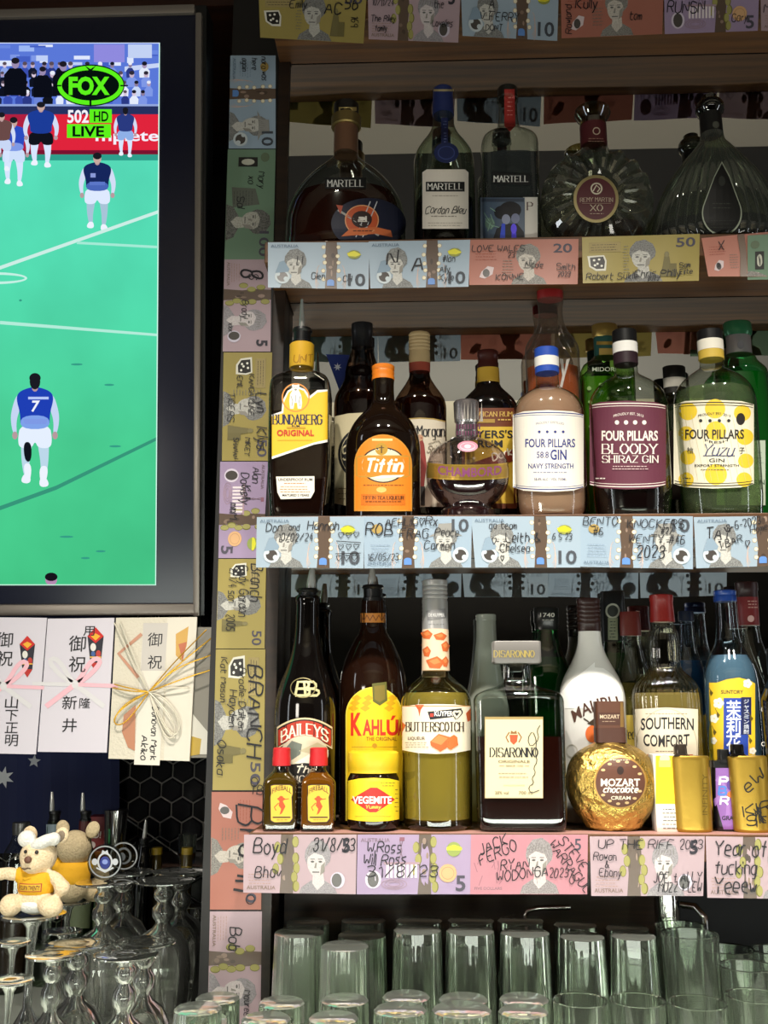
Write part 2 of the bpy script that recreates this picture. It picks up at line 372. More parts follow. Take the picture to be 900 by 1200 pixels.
    def mesh(s, name, surf, off=.0003, step=.000008, xs=(), ys=(), uvbox=None):
        V, FC, MI, UV, mats = [], [], [], [], []
        for i, (v, fc, m, fine) in enumerate(s.sh):
            v = [s.f(x, y)+(x, y) for x, y in v]
            x0, x1 = min(p[0] for p in v), max(p[0] for p in v); y0, y1 = min(p[1] for p in v), max(p[1] for p in v)
            cx_ = [x for x in xs if x0+.4 < x < x1-.4]; cy_ = [y for y in ys if y0+.4 < y < y1-.4]
            if cx_ or cy_:
                bm = bmesh.new(); bl = [bm.verts.new((p[0], p[1], 0)) for p in v]
                for f_ in fc:
                    try: bm.faces.new([bl[k] for k in f_])
                    except ValueError: pass
                for x in cx_: bmesh.ops.bisect_plane(bm, geom=bm.verts[:]+bm.edges[:]+bm.faces[:], plane_co=(x, 0, 0), plane_no=(1, 0, 0), dist=1e-4)
                for y in cy_: bmesh.ops.bisect_plane(bm, geom=bm.verts[:]+bm.edges[:]+bm.faces[:], plane_co=(0, y, 0), plane_no=(0, 1, 0), dist=1e-4)
                bm.verts.index_update(); v = [(q.co.x, q.co.y, 0, 0) for q in bm.verts]; fc = [tuple(q.index for q in f_.verts) for f_ in bm.faces]; bm.free()
            if m not in mats: mats.append(m)
            b = len(V); o = off+i*step+(.00005 if i else 0)
            for p in v:
                V.append(surf(p[0], p[1], o)); UV.append((p[2], p[3]))
            for f_ in fc: FC.append(tuple(b+k for k in f_)); MI.append(mats.index(m))
        me = bpy.data.meshes.new(name); me.from_pydata(V, [], FC)
        me.polygons.foreach_set('material_index', MI)
        if uvbox:
            x0, y0, x1, y1 = uvbox; ul = me.uv_layers.new(name='UVMap')
            for lp in me.loops:
                a = UV[lp.vertex_index]; ul.data[lp.index].uv = ((a[0]-x0)/(x1-x0), (a[1]-y0)/(y1-y0))
        for m in mats: me.materials.append(m)
        return me
def art_obj(name, art, surf, parent, **kw):
    me = art.mesh(name, surf, **kw); return link(name, me, parent)
# ---------------------------------------------------------------- setting
D0, D1, D = .092, .13, .15                                     # shelf front edge to mirror
z0 = P(380, 50, 0).z+.065; z1 = P(380, 282, 0).z; z2 = P(380, 605, 0).z; z3 = P(380, 976, 0).z
ux0, ux1 = P(318, 420, .088).x, P(332.5, 420, .088).x
XR = 0.80; T = .030
zb, zt = ZC-.385, ZC-.445                     # back counter, lower glass tray
dark = wood('stained_timber', '#1d130d', '#2c1d12'); brown = wood('brown_shelf_timber', '#472a10', '#6d4620', rough=.55)
def struct(o): return tag(o, kind='structure')
struct(box('floor', -2.2, 2.6, -4.0, .9, 0, .02, wood('floor_boards', '#2a2019', '#3c2e22')))
struct(box('wall_back', -2.2, 2.6, .62, .68, .02, 3.1, M('#0b0b0d', .6)))
struct(box('wall_front', -2.2, 2.6, -4.06, -4.0, .02, 3.1, M('#c9c0aa', .8)))
# bar ceiling in bands, seen in the shelf mirror
struct(box('ceiling', -2.2, 2.6, -4.0, .68, 3.04, 3.2, M('#14110e', .9)))
struct(box('trim_1', -2.2, 2.6, -1.087, -.5, 3.02, 3.039, M('#8f897d', .9)))
struct(box('trim_2', -2.2, 2.6, -3.2, -2.3, 3.02, 3.039, M('#8c8a84', .9)))
struct(box('trim_4', -2.2, 2.6, -4.0, -3.201, 3.02, 3.039, M('#d9d0b8', .9)))
struct(box('trim_5', -2.2, 2.6, -4.0, -3.96, .02, 2.35, M('#1b1714', .8)))
pil = P(251, 640, .088).x
UY = .088; xs0 = P(301, 635, 0).x
struct(box('wall_left', pil, ux0, UY, .62, .02, 2.75, M('#120f0e', .5)))
# cabinet board under the TV ledge line at the top left
box_o = box('pelmet_board', -1.3, ux0-.001, .125, .5, P(200, 8, .125).z, P(200, -60, .125).z, wood('red_timber', '#2a130c', '#40200f'))
tag(box_o, 'dark reddish timber board running above the wall screen', 'board'); 
up = box('shelf_upright', ux0+.0003, ux1, UY-.001, D+.005, .9, z0+.15, dark, bev=.001)
tag(up, 'dark timber upright at the left end of the bottle shelves', 'shelf post')
for nm, z, dd, lab in (('shelf_board', z0, D0, 'topmost brown timber shelf, only banknotes along its edge in view'), ('shelf_board', z1, D1, 'brown timber shelf carrying the cognac decanters'),
                   ('shelf_board', z2, D, 'timber shelf carrying the rum and gin bottles, blue notes along its edge'), ('shelf_board', z3, D, 'lowest timber shelf carrying cream liqueurs and miniatures, pink notes along its edge')):
    bm = bmesh.new(); pl = [(xs0, 0), (XR, 0), (XR, dd-.0005), (ux1+.0005, dd-.0005), (ux1+.0005, UY-.0015), (xs0, UY-.0015)]
    f_ = bm.faces.new([bm.verts.new((x_, y_, z-T)) for x_, y_ in pl]); q = bmesh.ops.extrude_face_region(bm, geom=[f_]); bmesh.ops.translate(bm, vec=(0, 0, T), verts=[v_ for v_ in q['geom'] if isinstance(v_, bmesh.types.BMVert)])
    bmesh.ops.recalc_face_normals(bm, faces=bm.faces[:]); bmesh.ops.bevel(bm, geom=bm.edges[:], offset=.001, segments=1, affect='EDGES'); me = bpy.data.meshes.new(nm); bm.to_mesh(me); bm.free(); o = link(nm, me, None, [brown]); box('edge_strip', xs0+.004, XR-.002, .0015, .03, z+.00005, z+.0004, M('#b39a8e' if z != z3 else '#c09086', .4), o) if z in (z2, z3) else None; tag(o, lab, 'shelf', 'timber shelves of the bottle display')  # thin paler pinkish strip along the front of the lower shelf tops
mir, nt, out = _nt('silvered_mirror')
g = N(nt, 'ShaderNodeBsdfGlossy'); g.inputs[0].default_value = (.78, .79, .77, 1); g.inputs['Roughness'].default_value = .0
nt.links.new(g.outputs[0], out.inputs[0])
for za_, zb_, dd, lab in ((z1+.0005, z0-T-.0005, D0, 'mirror panel behind the cognac decanters'), (z2+.0005, z1-T-.0005, D1, 'mirror panel behind the rum and gin bottles'), (z3+.0005, z2-T-.0005, D, 'mirror panel behind the liqueurs of the lowest shelf')):
    o = box('mirror', ux1+.0005, XR, dd, dd+.005, za_, zb_, mir); tag(o, lab, 'mirror', 'mirror panels backing the shelves')
o = box('back_panel', ux1+.0005, P(775, 1060, .2).x, .2, .21, zb, z3-T, wood('panel_timber', '#2b1b12', '#47301f')); tag(o, 'brown timber panel below the lowest bottle shelf', 'panel')
# counter in two steps
def ledged(nm, yl, yr, yb, za_, zb_, mat):      # a slab whose edge steps where the pillar stands
    bm = bmesh.new(); pl = [(-1.3, yl[0]), (pil, yl[0]), (pil, yr[0]), (XR, yr[0]), (XR, yr[1]), (pil, yr[1]), (pil, yl[1]), (-1.3, yl[1])]
    f_ = bm.faces.new([bm.verts.new((x_, y_, za_)) for x_, y_ in pl]); q = bmesh.ops.extrude_face_region(bm, geom=[f_]); bmesh.ops.translate(bm, vec=(0, 0, zb_-za_), verts=[v_ for v_ in q['geom'] if isinstance(v_, bmesh.types.BMVert)])
    bmesh.ops.recalc_face_normals(bm, faces=bm.faces[:]); me = bpy.data.meshes.new(nm); bm.to_mesh(me); bm.free(); return link(nm, me, None, [mat])
o = ledged('bar_counter', (.075, .6), (-.03, .087), .6, zb-.04, zb, M('#8a8f86', .25)); tag(o, 'grey back bar counter under the shelves holding glasses', 'counter')
o = ledged('glass_tray', (-.5, .073), (-.5, -.032), 0, zt-.03, zt, M('#d3dccd', .3)); tag(o, 'lower pale tray in front of the counter holding upturned glasses', 'tray')
struct(box('trim_3', -1.3, XR, -.5, .6, .02, zt-.031, M('#15110e', .6)))
# hexagon tiles on the back wall
bm = bmesh.new(); tw = .0385; yw = .60
xa, xb = P(-60, 900, yw).x, P(300, 900, yw).x; za, zc = P(100, 1090, yw).z, P(100, 700, yw).z
row = 0; zz = za
while zz < zc:
    xx = xa+(tw/2 if row % 2 else 0)
    while xx < xb:
        r = tw/sqrt(3)
        o_ = [bm.verts.new((xx+(r-.0016)*sin(k*pi/3), yw+.012, zz+(r-.0016)*cos(k*pi/3))) for k in range(6)]
        i_ = [bm.verts.new((xx+(r-.0016)*sin(k*pi/3), yw+.002, zz+(r-.0016)*cos(k*pi/3))) for k in range(6)]
        j_ = [bm.verts.new((xx+(r-.0042)*sin(k*pi/3), yw, zz+(r-.0042)*cos(k*pi/3))) for k in range(6)]
        bm.faces.new(j_)
        for k in range(6):
            bm.faces.new((i_[k], i_[(k+1) % 6], j_[(k+1) % 6], j_[k])); bm.faces.new((o_[k], o_[(k+1) % 6], i_[(k+1) % 6], i_[k]))
        xx += tw
    zz += tw*.866; row += 1
r = bmesh.ops.create_cube(bm, size=1); v = r['verts']
bmesh.ops.scale(bm, vec=(xb-xa, .008, zc-za), verts=v); bmesh.ops.translate(bm, vec=((xa+xb)/2, yw+.01, (za+zc)/2), verts=v)
for f_ in set(f for a in v for f in a.link_faces): f_.material_index = 1
me = bpy.data.meshes.new('hex'); bm.to_mesh(me); bm.free()
struct(link('wall_tiles', me, None, [M('#141417', .14), M('#8f8b83', .6)]))
# ---------------------------------------------------------------- flag
def star(a, cx, cy, ro, ri, n, m, rot=0):
    a.poly([(cx+(ro if k % 2 == 0 else ri)*sin(pi*k/n+rot), cy-(ro if k % 2 == 0 else ri)*cos(pi*k/n+rot)) for k in range(2*n)], m)
fY = .56
t = empty('flag', P(60, 1000, fY), 'navy blue flag with white stars hung behind the gift envelopes', 'flag')
a = Art(); navy = M('#111a44', .8)
a.add([(x, y) for y in range(700, 1010, 10) for x in range(-40, 141, 10)], [(j*19+i, j*19+i+1, (j+1)*19+i+1, (j+1)*19+i) for j in range(30) for i in range(18)], navy)
wave = lambda px, py, off: P(px, py, fY+.006*sin(px*.09)-off)
art_obj('cloth', a, wave, t)
a = Art(); star(a, 4, 911, 13, 6, 7, M('#c9ccd0', .8), .2); o = art_obj('star', a, wave, t, off=.002)
a = Art(); star(a, 40, 892, 8, 3.5, 5, M('#a9acb2', .8), .1); o = art_obj('star', a, wave, t, off=.002)
# ---------------------------------------------------------------- television
c0 = P(236, 722, .15); c1 = P(237, 16, .02)
tu = Vector((1, 0, 0)); tv = (c1-c0); tv.x = 0; tv.normalize(); tn = tu.cross(tv)   # tn towards the room
TVP = Flat(c0, tn)
def tvl(px, py):
    p = TVP(px, py, 0)-c0; return p.dot(tu), p.dot(tv)
def tvbox(name, x0, y0, x1, y1, n0, n1, mat, parent, bev=.001):
    u0, _ = tvl(x0, (y0+y1)/2); u1, _ = tvl(x1, (y0+y1)/2); _, v1 = tvl((x0+x1)/2, y0); _, v0 = tvl((x0+x1)/2, y1)
    bm = bmesh.new(); box_bm(bm, u0, u1, v0, v1, n0, n1, bev)
    for q in bm.verts: q.co = c0+tu*q.co.x+tv*q.co.y+tn*q.co.z
    me = bpy.data.meshes.new(name); bm.to_mesh(me); bm.free(); return link(name, me, parent, [mat], 40)
tvo = empty('television', c0, 'large wall television showing a green football field', 'television')
tvbox('case', -520, 14, 240, 723, -.05, -.004, M('#07090c', .4), tvo)
tvbox('bezel', -520, 27, 229, 710, -.004, .0, M('#030820', .3), tvo)
al = M('#776f67', .35, .4)
u = tvbox('frame', 228.5, 17, 236, 722, -.006, .006, al, tvo, .002); tvbox('frame', -520, 17, 229, 27, -.006, .006, al, tvo, .002); tvbox('frame', -520, 709, 229, 722, -.006, .006, al, tvo, .002)
a = Art()
grass = printed('screen_grass', [(0, '#4fd9b4'), (.12, '#5be3c3'), (.45, '#55dfb2'), (.75, '#4bcf93'), (1, '#46c888')], .06, 5, emit=True, axis='y')
a.add([(-330, 50), (187, 50), (182.5, 686), (-330, 686)], [(0, 1, 2, 3)], grass)
blu = lambda h: E(h)
a.poly([(-330, 50), (187, 50), (186, 140), (-330, 140)], E('#5a78d8'))
RR = random.Random(3)
for k in range(26):
    x, y = RR.uniform(-40, 178), RR.uniform(52, 74); ww, hh = RR.uniform(6, 20), RR.uniform(2, 7); a.rect(x, y, min(x+ww, 185), y+hh, E(RR.choice(['#9db8f4', '#6a88e0', '#c0d0f7', '#4560c4', '#dfe8fd', '#7f98e6'])))
a.rect(110, 52, 146, 73, E('#8f8ade')); a.rect(150, 52, 178, 68, E('#c3d2f4')); a.poly([(146, 78), (186, 74), (186, 79), (146, 84)], E('#c9d6f6'))
for row in range(4):
    y = 80+row*11; x = -40+RR.uniform(0, 6)
    while x < 176:
        s_ = RR.uniform(.8, 1.15); c_ = RR.choice(['#0e1220', '#141a30', '#1d2448', '#2c3a86', '#3a4fb0', '#c9d8f6', '#e4ecfb', '#6d86d8', '#10131c', '#8ea6e6'] if x < 70 else ['#2c3a86', '#4c66cc', '#c9d8f6', '#7f98e6', '#5a74d4', '#e4ecfb', '#1d2448'])
        a.poly([(x-5*s_, y+11), (x-5.5*s_, y+3), (x-2.5*s_, y-.5), (x+2.5*s_, y-.5), (x+5.5*s_, y+3), (x+5*s_, y+11)], E(c_)); a.ell(x, y-3.6, 2.6*s_, 3.4*s_, E(RR.choice(['#c6b2c8', '#a996b8', '#d8c8dc', '#8f7f9c'])), 12); a.ell(x, y-5.6, 2.7*s_, 2.2*s_, E(RR.choice(['#1a1a26', '#2e2a38', '#5a4c58', '#e8ecf8'])), 10)
        x += RR.uniform(8, 14) if x < 70 else RR.uniform(10, 22)
for x, y, s_ in ((18, 92, 1.1), (50, 98, .9), (74, 94, 1.0)):
    a.poly([(x-12*s_, y+18*s_), (x-12*s_, y-4*s_), (x-6*s_, y-11*s_), (x+6*s_, y-11*s_), (x+12*s_, y-4*s_), (x+12*s_, y+18*s_)], E('#0b0e18')); a.ell(x, y-16*s_, 4.2*s_, 5.5*s_, E('#9a8ab0'), 14); a.ell(x, y-19*s_, 4.4*s_, 3.4*s_, E('#1c1a24'), 12)
a.rect(-330, 122, 186, 124.5, E('#93a7dc'))
a.rect(-330, 124.5, 186, 134, E('#26315f'))
a.rect(60, 134, 186, 180, E('#e0243c')); a.rect(-330, 134, 60, 180, E('#b02040')); a.rect(-330, 176, 186, 181, E('#7a1230')); a.rect(-330, 181, 185.5, 188, E('#2f9f8c'))
a.text('mplete', 112, 186.0, 165, 13, E('#f6f2ff'), .03)
def lump(pts, m):
    for _ in range(2):
        q_ = []
        for a_, b_ in zip(pts, pts[1:]+pts[:1]): q_ += [(a_[0]*.75+b_[0]*.25, a_[1]*.75+b_[1]*.25), (a_[0]*.25+b_[0]*.75, a_[1]*.25+b_[1]*.75)]
        pts = q_
    a.poly(pts, m)
def player(x, yf, h, shirt, shorts, legs='#d8e6ff', hair='#1a1a22', face=True, num=None, wide=1.0, sleeve='#d4def6', lean=0, hem=None):
    s_ = h/120; w_ = s_*wide; X = lambda v: x+v*w_; Y_ = lambda v: yf-v*s_
    for sg in (-1, 1):
        k = 4 if sg < 0 else 0
        lump([(X(sg*3), Y_(54)), (X(sg*17), Y_(54)), (X(sg*17+lean), Y_(38)), (X(sg*16+lean), Y_(24)), (X(sg*13+lean), Y_(6+k)), (X(sg*7+lean), Y_(6+k)), (X(sg*7+lean), Y_(26)), (X(sg*4), Y_(42))], E(legs))
        lump([(X(sg*6+lean), Y_(10+k)), (X(sg*14+lean), Y_(10+k)), (X(sg*18+lean), Y_(k)), (X(sg*5+lean), Y_(k-1))], E('#eef3ff'))
        lump([(X(sg*15), Y_(103)), (X(sg*23), Y_(100)), (X(sg*28), Y_(86)), (X(sg*30), Y_(74)), (X(sg*27), Y_(58)), (X(sg*22), Y_(56)), (X(sg*23), Y_(72)), (X(sg*18), Y_(86))], E(sleeve))
        a.ell(X(sg*24.5), Y_(56), 3.4*w_, 4.4*s_, E('#b89aa0' if legs != '#10131c' else '#8a7078'), 10)
    lump([(X(-18), Y_(68)), (X(18), Y_(68)), (X(21), Y_(52)), (X(19), Y_(42)), (X(4), Y_(42)), (X(0), Y_(50)), (X(-4), Y_(42)), (X(-19), Y_(42)), (X(-21), Y_(52))], E(shorts))
    lump([(X(-6), Y_(109)), (X(6), Y_(109)), (X(20), Y_(104)), (X(23), Y_(96)), (X(18), Y_(80)), (X(18), Y_(64)), (X(-18), Y_(64)), (X(-18), Y_(80)), (X(-23), Y_(96)), (X(-20), Y_(104))], E(shirt))
    if hem: lump([(X(-17), Y_(78)), (X(17), Y_(78)), (X(18), Y_(63)), (X(-18), Y_(63))], E(hem))
    a.ell(X(0), Y_(109), 4*w_, 5*s_, E('#b8979a'), 10); a.ell(X(0), Y_(115), 6.5*w_, 8.5*s_, E('#c9a9a0' if face else hair), 16); a.ell(X(0), Y_(119), 7*w_, 5.6*s_, E(hair), 16)
player(16, 218, 78, '#2b4cc0', '#cfe0fb', hem='#7f9ae6'); player(48, 196, 74, '#1c3c98', '#10131c', wide=1.15); player(2, 200, 66, '#6a4a48', '#c9d8f6'); player(147, 184, 56, '#2a3a80', '#8fb0e8', face=False)
player(114, 270, 88, '#16265c', '#dfeaff', legs='#a8c4d8', wide=1.0, hem='#4a66b8'); a.rect(105, 213, 123, 217, E('#5c77c8')); a.rect(106, 203, 112, 208, E('#8a9ad8'))
a.poly([(-330, 366), (-1, 312), (186, 246), (186, 250), (0, 316), (-330, 372)], E('#cdeee6')); a.poly([(90, 283), (184, 288), (184, 291), (90, 286)], E('#a5ead6'))
a.poly([(0, 376), (184, 391), (184, 394), (0, 380)], E('#b4ecda')); a.ring(-6, 326, 38, 7, 3, E('#c5f0e4'), 30)
a.poly([(-20, 598), (0, 593), (66, 569), (184, 512), (184, 516), (66, 574), (0, 598), (-20, 603)], E('#37957a'))
for x, y, l in ((78, 629, 14), (90, 427, 12), (118, 646, 10), (100, 654, 9), (135, 523, 12), (128, 451, 10), (24, 352, 3)): a.ell(x, y, l*.6, 1.3, E('#369c86'), 10)
player(41, 570, 128, '#1f3fb4', '#e6f0ff', legs='#bcd8ea', face=False, wide=.9, sleeve='#c6d6f4', hem='#7fa2ea'); lump([(27, 518), (37, 518), (37, 541), (29, 541)], E('#12151e')); a.poly([(27, 491), (56, 491), (54, 497), (29, 497)], E('#7f9ae6')); lump([(27, 543), (37, 543), (36, 563), (30, 563)], E('#eef4ff')); lump([(46, 546), (57, 546), (54, 566), (47, 566)], E('#eef4ff'))
a.text('7', 36, 45, 482, 13, E('#f4f7ff'), .04, shear=.15); a.rect(33, 465, 57, 468, E('#b9caf8'))
a.ell(60, 680, 7, 6, E('#b48ab0'), 14); a.ell(60, 676, 7.5, 5, E('#17131c'), 14)
for x0, x1, k in ((181.8, 183.0, 1),): a.poly([(186.2, 50), (187.4, 50), (183, 686), (181.8, 686)], E('#d9fff0'))
a.rect(-330, 684.8, 182.5, 686, E('#c8f6df')); a.poly([(-330, 50), (187, 50), (187, 51), (-330, 51)], E('#d3e0ff'))
gn = E('#5df21c'); bk = E('#06120d')
a.ell(106, 100, 40, 24.5, bk, 44); a.ring(106, 100, 38.8, 23, 5.2, gn, 44)
for ang in (0, 90, 180): a.rect(*((104.8, 116, 107.2, 123) if ang == 90 else ((143-78*(ang == 180)-2, 99.5, 151-78*(ang == 180)-1, 101.2))), bk)
a.poly([(99, 76.5), (106, 81), (113, 76.5), (110, 80), (106, 85), (102, 80)], bk)
a.text('FOX', 80.5, 128.5, 110, 20, gn, .085)
a.rect(105, 128, 131, 144, gn); a.text('502', 79, 104, 143.5, 15, E('#f4f4fb'), .045); a.text('HD', 110, 127, 142, 12, bk, .035)
a.rect(78.5, 145.5, 130, 161.5, gn); a.text('LIVE', 85, 122, 159.5, 12, bk, .05)
me = a.mesh('screen', TVP, off=.0008, step=.000008, uvbox=(-330, 50, 187, 686)); link('screen', me, tvo)
# ---------------------------------------------------------------- gift envelopes taped under the screen
eY = .128; EP = vplane(eY)
def quad(a, q, m): a.poly(q, m)
def slab(name, q, surf, th, mat, parent):
    f_ = [surf(x, y, 0) for x, y in q]; b_ = [surf(x, y, 0)+Vector((0, th, 0)) for x, y in q]; n = len(q)
    me = bpy.data.meshes.new(name); me.from_pydata(f_+b_, [], [tuple(range(n)), tuple(range(2*n-1, n-1, -1))]+[(i, i+n, (i+1) % n+n, (i+1) % n) for i in range(n)])
    return link(name, me, parent, [mat])
ink = M('#17151a', .6)
def bow(a, cx, cy, pink, grey, s=1.0):
    for sg, c_ in ((-1, grey), (1, pink)):
        lp = [(cx, cy), (cx+sg*14*s, cy-8*s), (cx+sg*26*s, cy-20*s), (cx+sg*30*s, cy-28*s), (cx+sg*24*s, cy-31*s), (cx+sg*16*s, cy-24*s), (cx+sg*8*s, cy-10*s), (cx, cy)]
        a.line(a.soft(lp), 5.5*s, c_); a.line([(cx, cy), (cx+sg*50*s, cy+(-1 if sg < 0 else 2))], 4.5*s, c_)
        a.line([(cx, cy), (cx-sg*34*s, cy+26*s)], 6*s, c_)
    a.ell(cx, cy, 4, 5, grey)
def noshi(a, x, y, h, wd):
    a.poly([(x-wd, y+h*.2), (x, y), (x+wd, y+h*.2), (x+wd*.65, y+h*.8), (x, y+h), (x-wd*.65, y+h*.8)], M('#23222e', .6))
    a.poly([(x-wd, y+h*.2), (x, y), (x+wd, y+h*.2), (x, y+h*.36)], M('#c6231d', .6)); a.poly([(x-wd*.7, y+h*.8), (x+wd*.7, y+h*.8), (x, y+h)], M('#b42a22', .6))
    a.poly([(x-wd*.6, y+h*.2), (x, y+h*.14), (x+wd*.6, y+h*.2), (x, y+h*.3)], M('#e8a92c', .6)); a.ell(x-wd*.3, y+h*.45, wd*.35, h*.09, M('#dcd7d0')); a.ell(x+wd*.35, y+h*.6, wd*.3, h*.08, M('#b8342c')); a.rect(x-wd*.7, y+h*.66, x+wd*.7, y+h*.69, M('#e3b040'))
    a.ell(x-wd*.3, y+h*.6, wd*.25, h*.06, M('#3c5a94'))
def cjk(a, s_, x, y, h, m, gap=1.25, slant=0):
    for i, ch in enumerate(s_): a.text(ch, x-h*.5+slant*i, x+h*.5+slant*i, y+i*h*gap, h*.74, m, .004, shear=.08)
for q, lab, k in (([(-42, 723), (55, 724), (42, 884), (-52, 882)], 'white gift envelope cut by the picture edge, pink bow and red folded ornament printed', 0), ([(56, 725), (134, 724), (125, 882), (44, 881)], 'white gift envelope with printed pink and grey bow between two other envelopes', 1)):
    t = empty('gift_envelope', EP(sum(p[0] for p in q)/4, 883, 0), lab, 'envelope', 'gift envelopes taped under the television')
    slab('paper', q, EP, .002, M('#d2cbd4', .7), t); a = Art()
    pk, gr = M('#e8b4bf', .7), M('#d5d1d3', .7)
    if k == 0:
        noshi(a, 32, 745, 49, 9); bow(a, 4, 804, pk, gr, .95); cjk(a, '御祝', 5, 757, 19, ink, 1.15); cjk(a, '山下正明', 13, 829, 15, ink, .98)
    else:
        noshi(a, 112, 735, 52, 9.5); bow(a, 88, 802, pk, gr, 1.0); cjk(a, '御祝', 90, 762, 20, ink, 1.2); cjk(a, '用', 104, 744, 13, ink); cjk(a, '新井', 81, 830, 17, ink, 1.55); cjk(a, '隆', 99, 829, 13, ink)
    art_obj('print', a, EP, t, off=.0004)
q = [(218, 735), (254, 735), (246, 888), (214, 888)]; E2 = vplane(eY+.008)
t = empty('gift_envelope', E2(232, 888, 0), 'grey gift envelope half hidden behind the corded cream one', 'envelope', 'gift envelopes taped under the television')
slab('paper', q, E2, .002, M('#8f8a80', .8), t); a = Art(); a.poly([(222, 832), (247, 862), (245, 884), (220, 884)], M('#ddd8cc', .7)); a.poly([(222, 862), (236, 866), (234, 884), (222, 886)], M('#c2a13e', .45)); art_obj('fold', a, E2, t, off=.0006)
q = [(136, 724), (231, 723), (222, 892), (127, 889)]
t = empty('gift_envelope', EP(175, 890, 0), 'cream textured gift envelope tied with gold and silver cords', 'envelope', 'gift envelopes taped under the television')
slab('paper', q, EP, .004, bumped('crinkled_paper', '#d3cab8', 260, .5, .8), t)
a = Art(); a.poly([(196, 724), (231, 723), (222, 892), (192, 891)], M('#d9d1c2', .75)); a.poly([(168, 730), (197, 730), (187, 897), (157, 896)], M('#dcd5c8', .7))
a.poly([(168, 730), (197, 730), (193, 786), (165, 786)], M('#c4bdb6', .7)); a.poly([(206, 743), (221, 734), (219, 756), (213, 775), (206, 768)], M('#c79a4a', .4)); a.poly([(209, 755), (219, 752), (214, 775)], M('#b8684a', .5))
a.line([(166, 743), (139, 766), (162, 794)], 4, M('#c08b72', .5)); a.poly([(145, 838), (159, 826), (158, 880), (150, 876), (143, 858)], M('#b57a5a', .4))
cjk(a, '御祝', 181, 756, 17, ink, 1.55); a.hand('Donovan', 179, 828, 7.5, ink, x1=213, rot=pi/2+.06, jit=.4, wd=1.1); a.hand('Mark', 177, 867, 7.5, ink, x1=200, rot=pi/2+.06, jit=.4, wd=1.2); a.hand('Akiko', 166, 862, 7.5, ink, x1=194, rot=pi/2+.06, jit=.4, wd=1.2)
art_obj('band', a, EP, t, off=.0006)
def cord(name, pxs, off, r, mat, par):
    pts = pxs
    for _ in range(2):
        q_ = [pts[0]]
        for a_, b_ in zip(pts, pts[1:]): q_ += [(a_[0]*.75+b_[0]*.25, a_[1]*.75+b_[1]*.25), (a_[0]*.25+b_[0]*.75, a_[1]*.25+b_[1]*.75)]
        q_.append(pts[-1]); pts = q_
    n = len(pts); return tube(name, [EP(x, y, off+.004*sin(pi*i/(n-1))) for i, (x, y) in enumerate(pts)], r, mat, par, 6)
gold, silv = M('#cf9f2e', .35, .6), M('#d8d0bd', .45, .2)
for i, q in enumerate([[(174, 811), (150, 806), (134, 802)], [(174, 811), (152, 810), (132, 806)], [(174, 811), (150, 822), (135, 838), (134, 850), (146, 848), (160, 832), (174, 812)], [(174, 811), (148, 826), (132, 842), (137, 851), (150, 845), (174, 812)],
                       [(174, 811), (205, 775), (242, 738)], [(174, 811), (210, 778), (250, 746)], [(174, 811), (205, 783), (252, 766)], [(174, 811), (215, 795), (254, 783)]]):
    cord('gold_cord', q, .003, .0009, gold, t)
for q in [[(174, 811), (160, 785), (134, 730)], [(174, 811), (162, 783), (140, 728)], [(174, 811), (200, 806), (222, 806)], [(174, 811), (190, 815), (208, 838), (210, 860), (200, 862), (188, 845), (176, 814)], [(174, 811), (186, 822), (204, 846), (205, 866), (194, 864), (184, 842), (176, 814)], [(174, 811), (195, 818), (213, 845), (208, 862), (196, 856), (176, 814)]]:
    cord('silver_cord', q, .003, .0009, silv, t)
# ---------------------------------------------------------------- banknotes
NB = {'10': [(0, '#b3c6d6'), (.3, '#bfd0da'), (.44, '#d9e0a0'), (.5, '#d5d98e'), (.66, '#d9df9b'), (.74, '#c5d6c8'), (.85, '#b3c8da'), (1, '#aec3d6')],
      '10r': [(0, '#aec3d6'), (.16, '#b8cdda'), (.27, '#d2dda6'), (.34, '#d5d98e'), (.5, '#d9df9b'), (.6, '#b9cfd8'), (.8, '#b7cee2'), (1, '#b3c6d6')],
      '5': [(0, '#c9aeb6'), (.12, '#d2aa84'), (.27, '#d69a58'), (.44, '#d06f74'), (.58, '#cd8799'), (.72, '#a48bc4'), (.9, '#a391cc'), (1, '#bba8d0')],
      '5r': [(0, '#b9a2c4'), (.25, '#c89cb4'), (.45, '#cc7884'), (.6, '#d48668'), (.72, '#d8a05f'), (.9, '#d2aa80'), (1, '#bfaed0')],
      '5o': [(0, '#d38f9b'), (.25, '#d18a97'), (.5, '#d9a9ae'), (.75, '#d08498'), (1, '#d395a2')],
      '20': [(0, '#c07a68'), (.2, '#c4806c'), (.36, '#c9a189'), (.5, '#b9b0a2'), (.62, '#c7998a'), (.8, '#c47f6d'), (1, '#c07869')],
      '20r': [(0, '#d08a78'), (.2, '#c98d80'), (.5, '#c8a59e'), (.8, '#c98a84'), (1, '#cf9488')],
      '50': [(0, '#b5a35c'), (.18, '#b0a264'), (.33, '#a8a394'), (.55, '#9fa099'), (.68, '#b3a95f'), (.8, '#b9a653'), (1, '#b8a550')],
      '100': [(0, '#7d9a80'), (.2, '#b0a05a'), (.34, '#b99f52'), (.45, '#8f978c'), (.7, '#80937f'), (1, '#7aa084')]}
PX = {k: printed('note_print_'+k, v, .13, 55, sheer=.22) for k, v in NB.items()}
grey, dgrey, lgrey = M('#6f706f', .6), M('#3a3a3c', .6), M('#a3a39f', .6)
nink = M('#14131a', .55); pale = M('#c9c5bb', .6); band_br = M('#5b4a3e', .35); wat = M('#9c9658', .6); wat2 = M('#6e6a2c', .6); hole = M('#4a4542', .3)
def mixh(a, b, t): return '#'+''.join('%02x' % int(int(a[i:i+2], 16)*(1-t)+int(b[i:i+2], 16)*t) for i in (1, 3, 5))
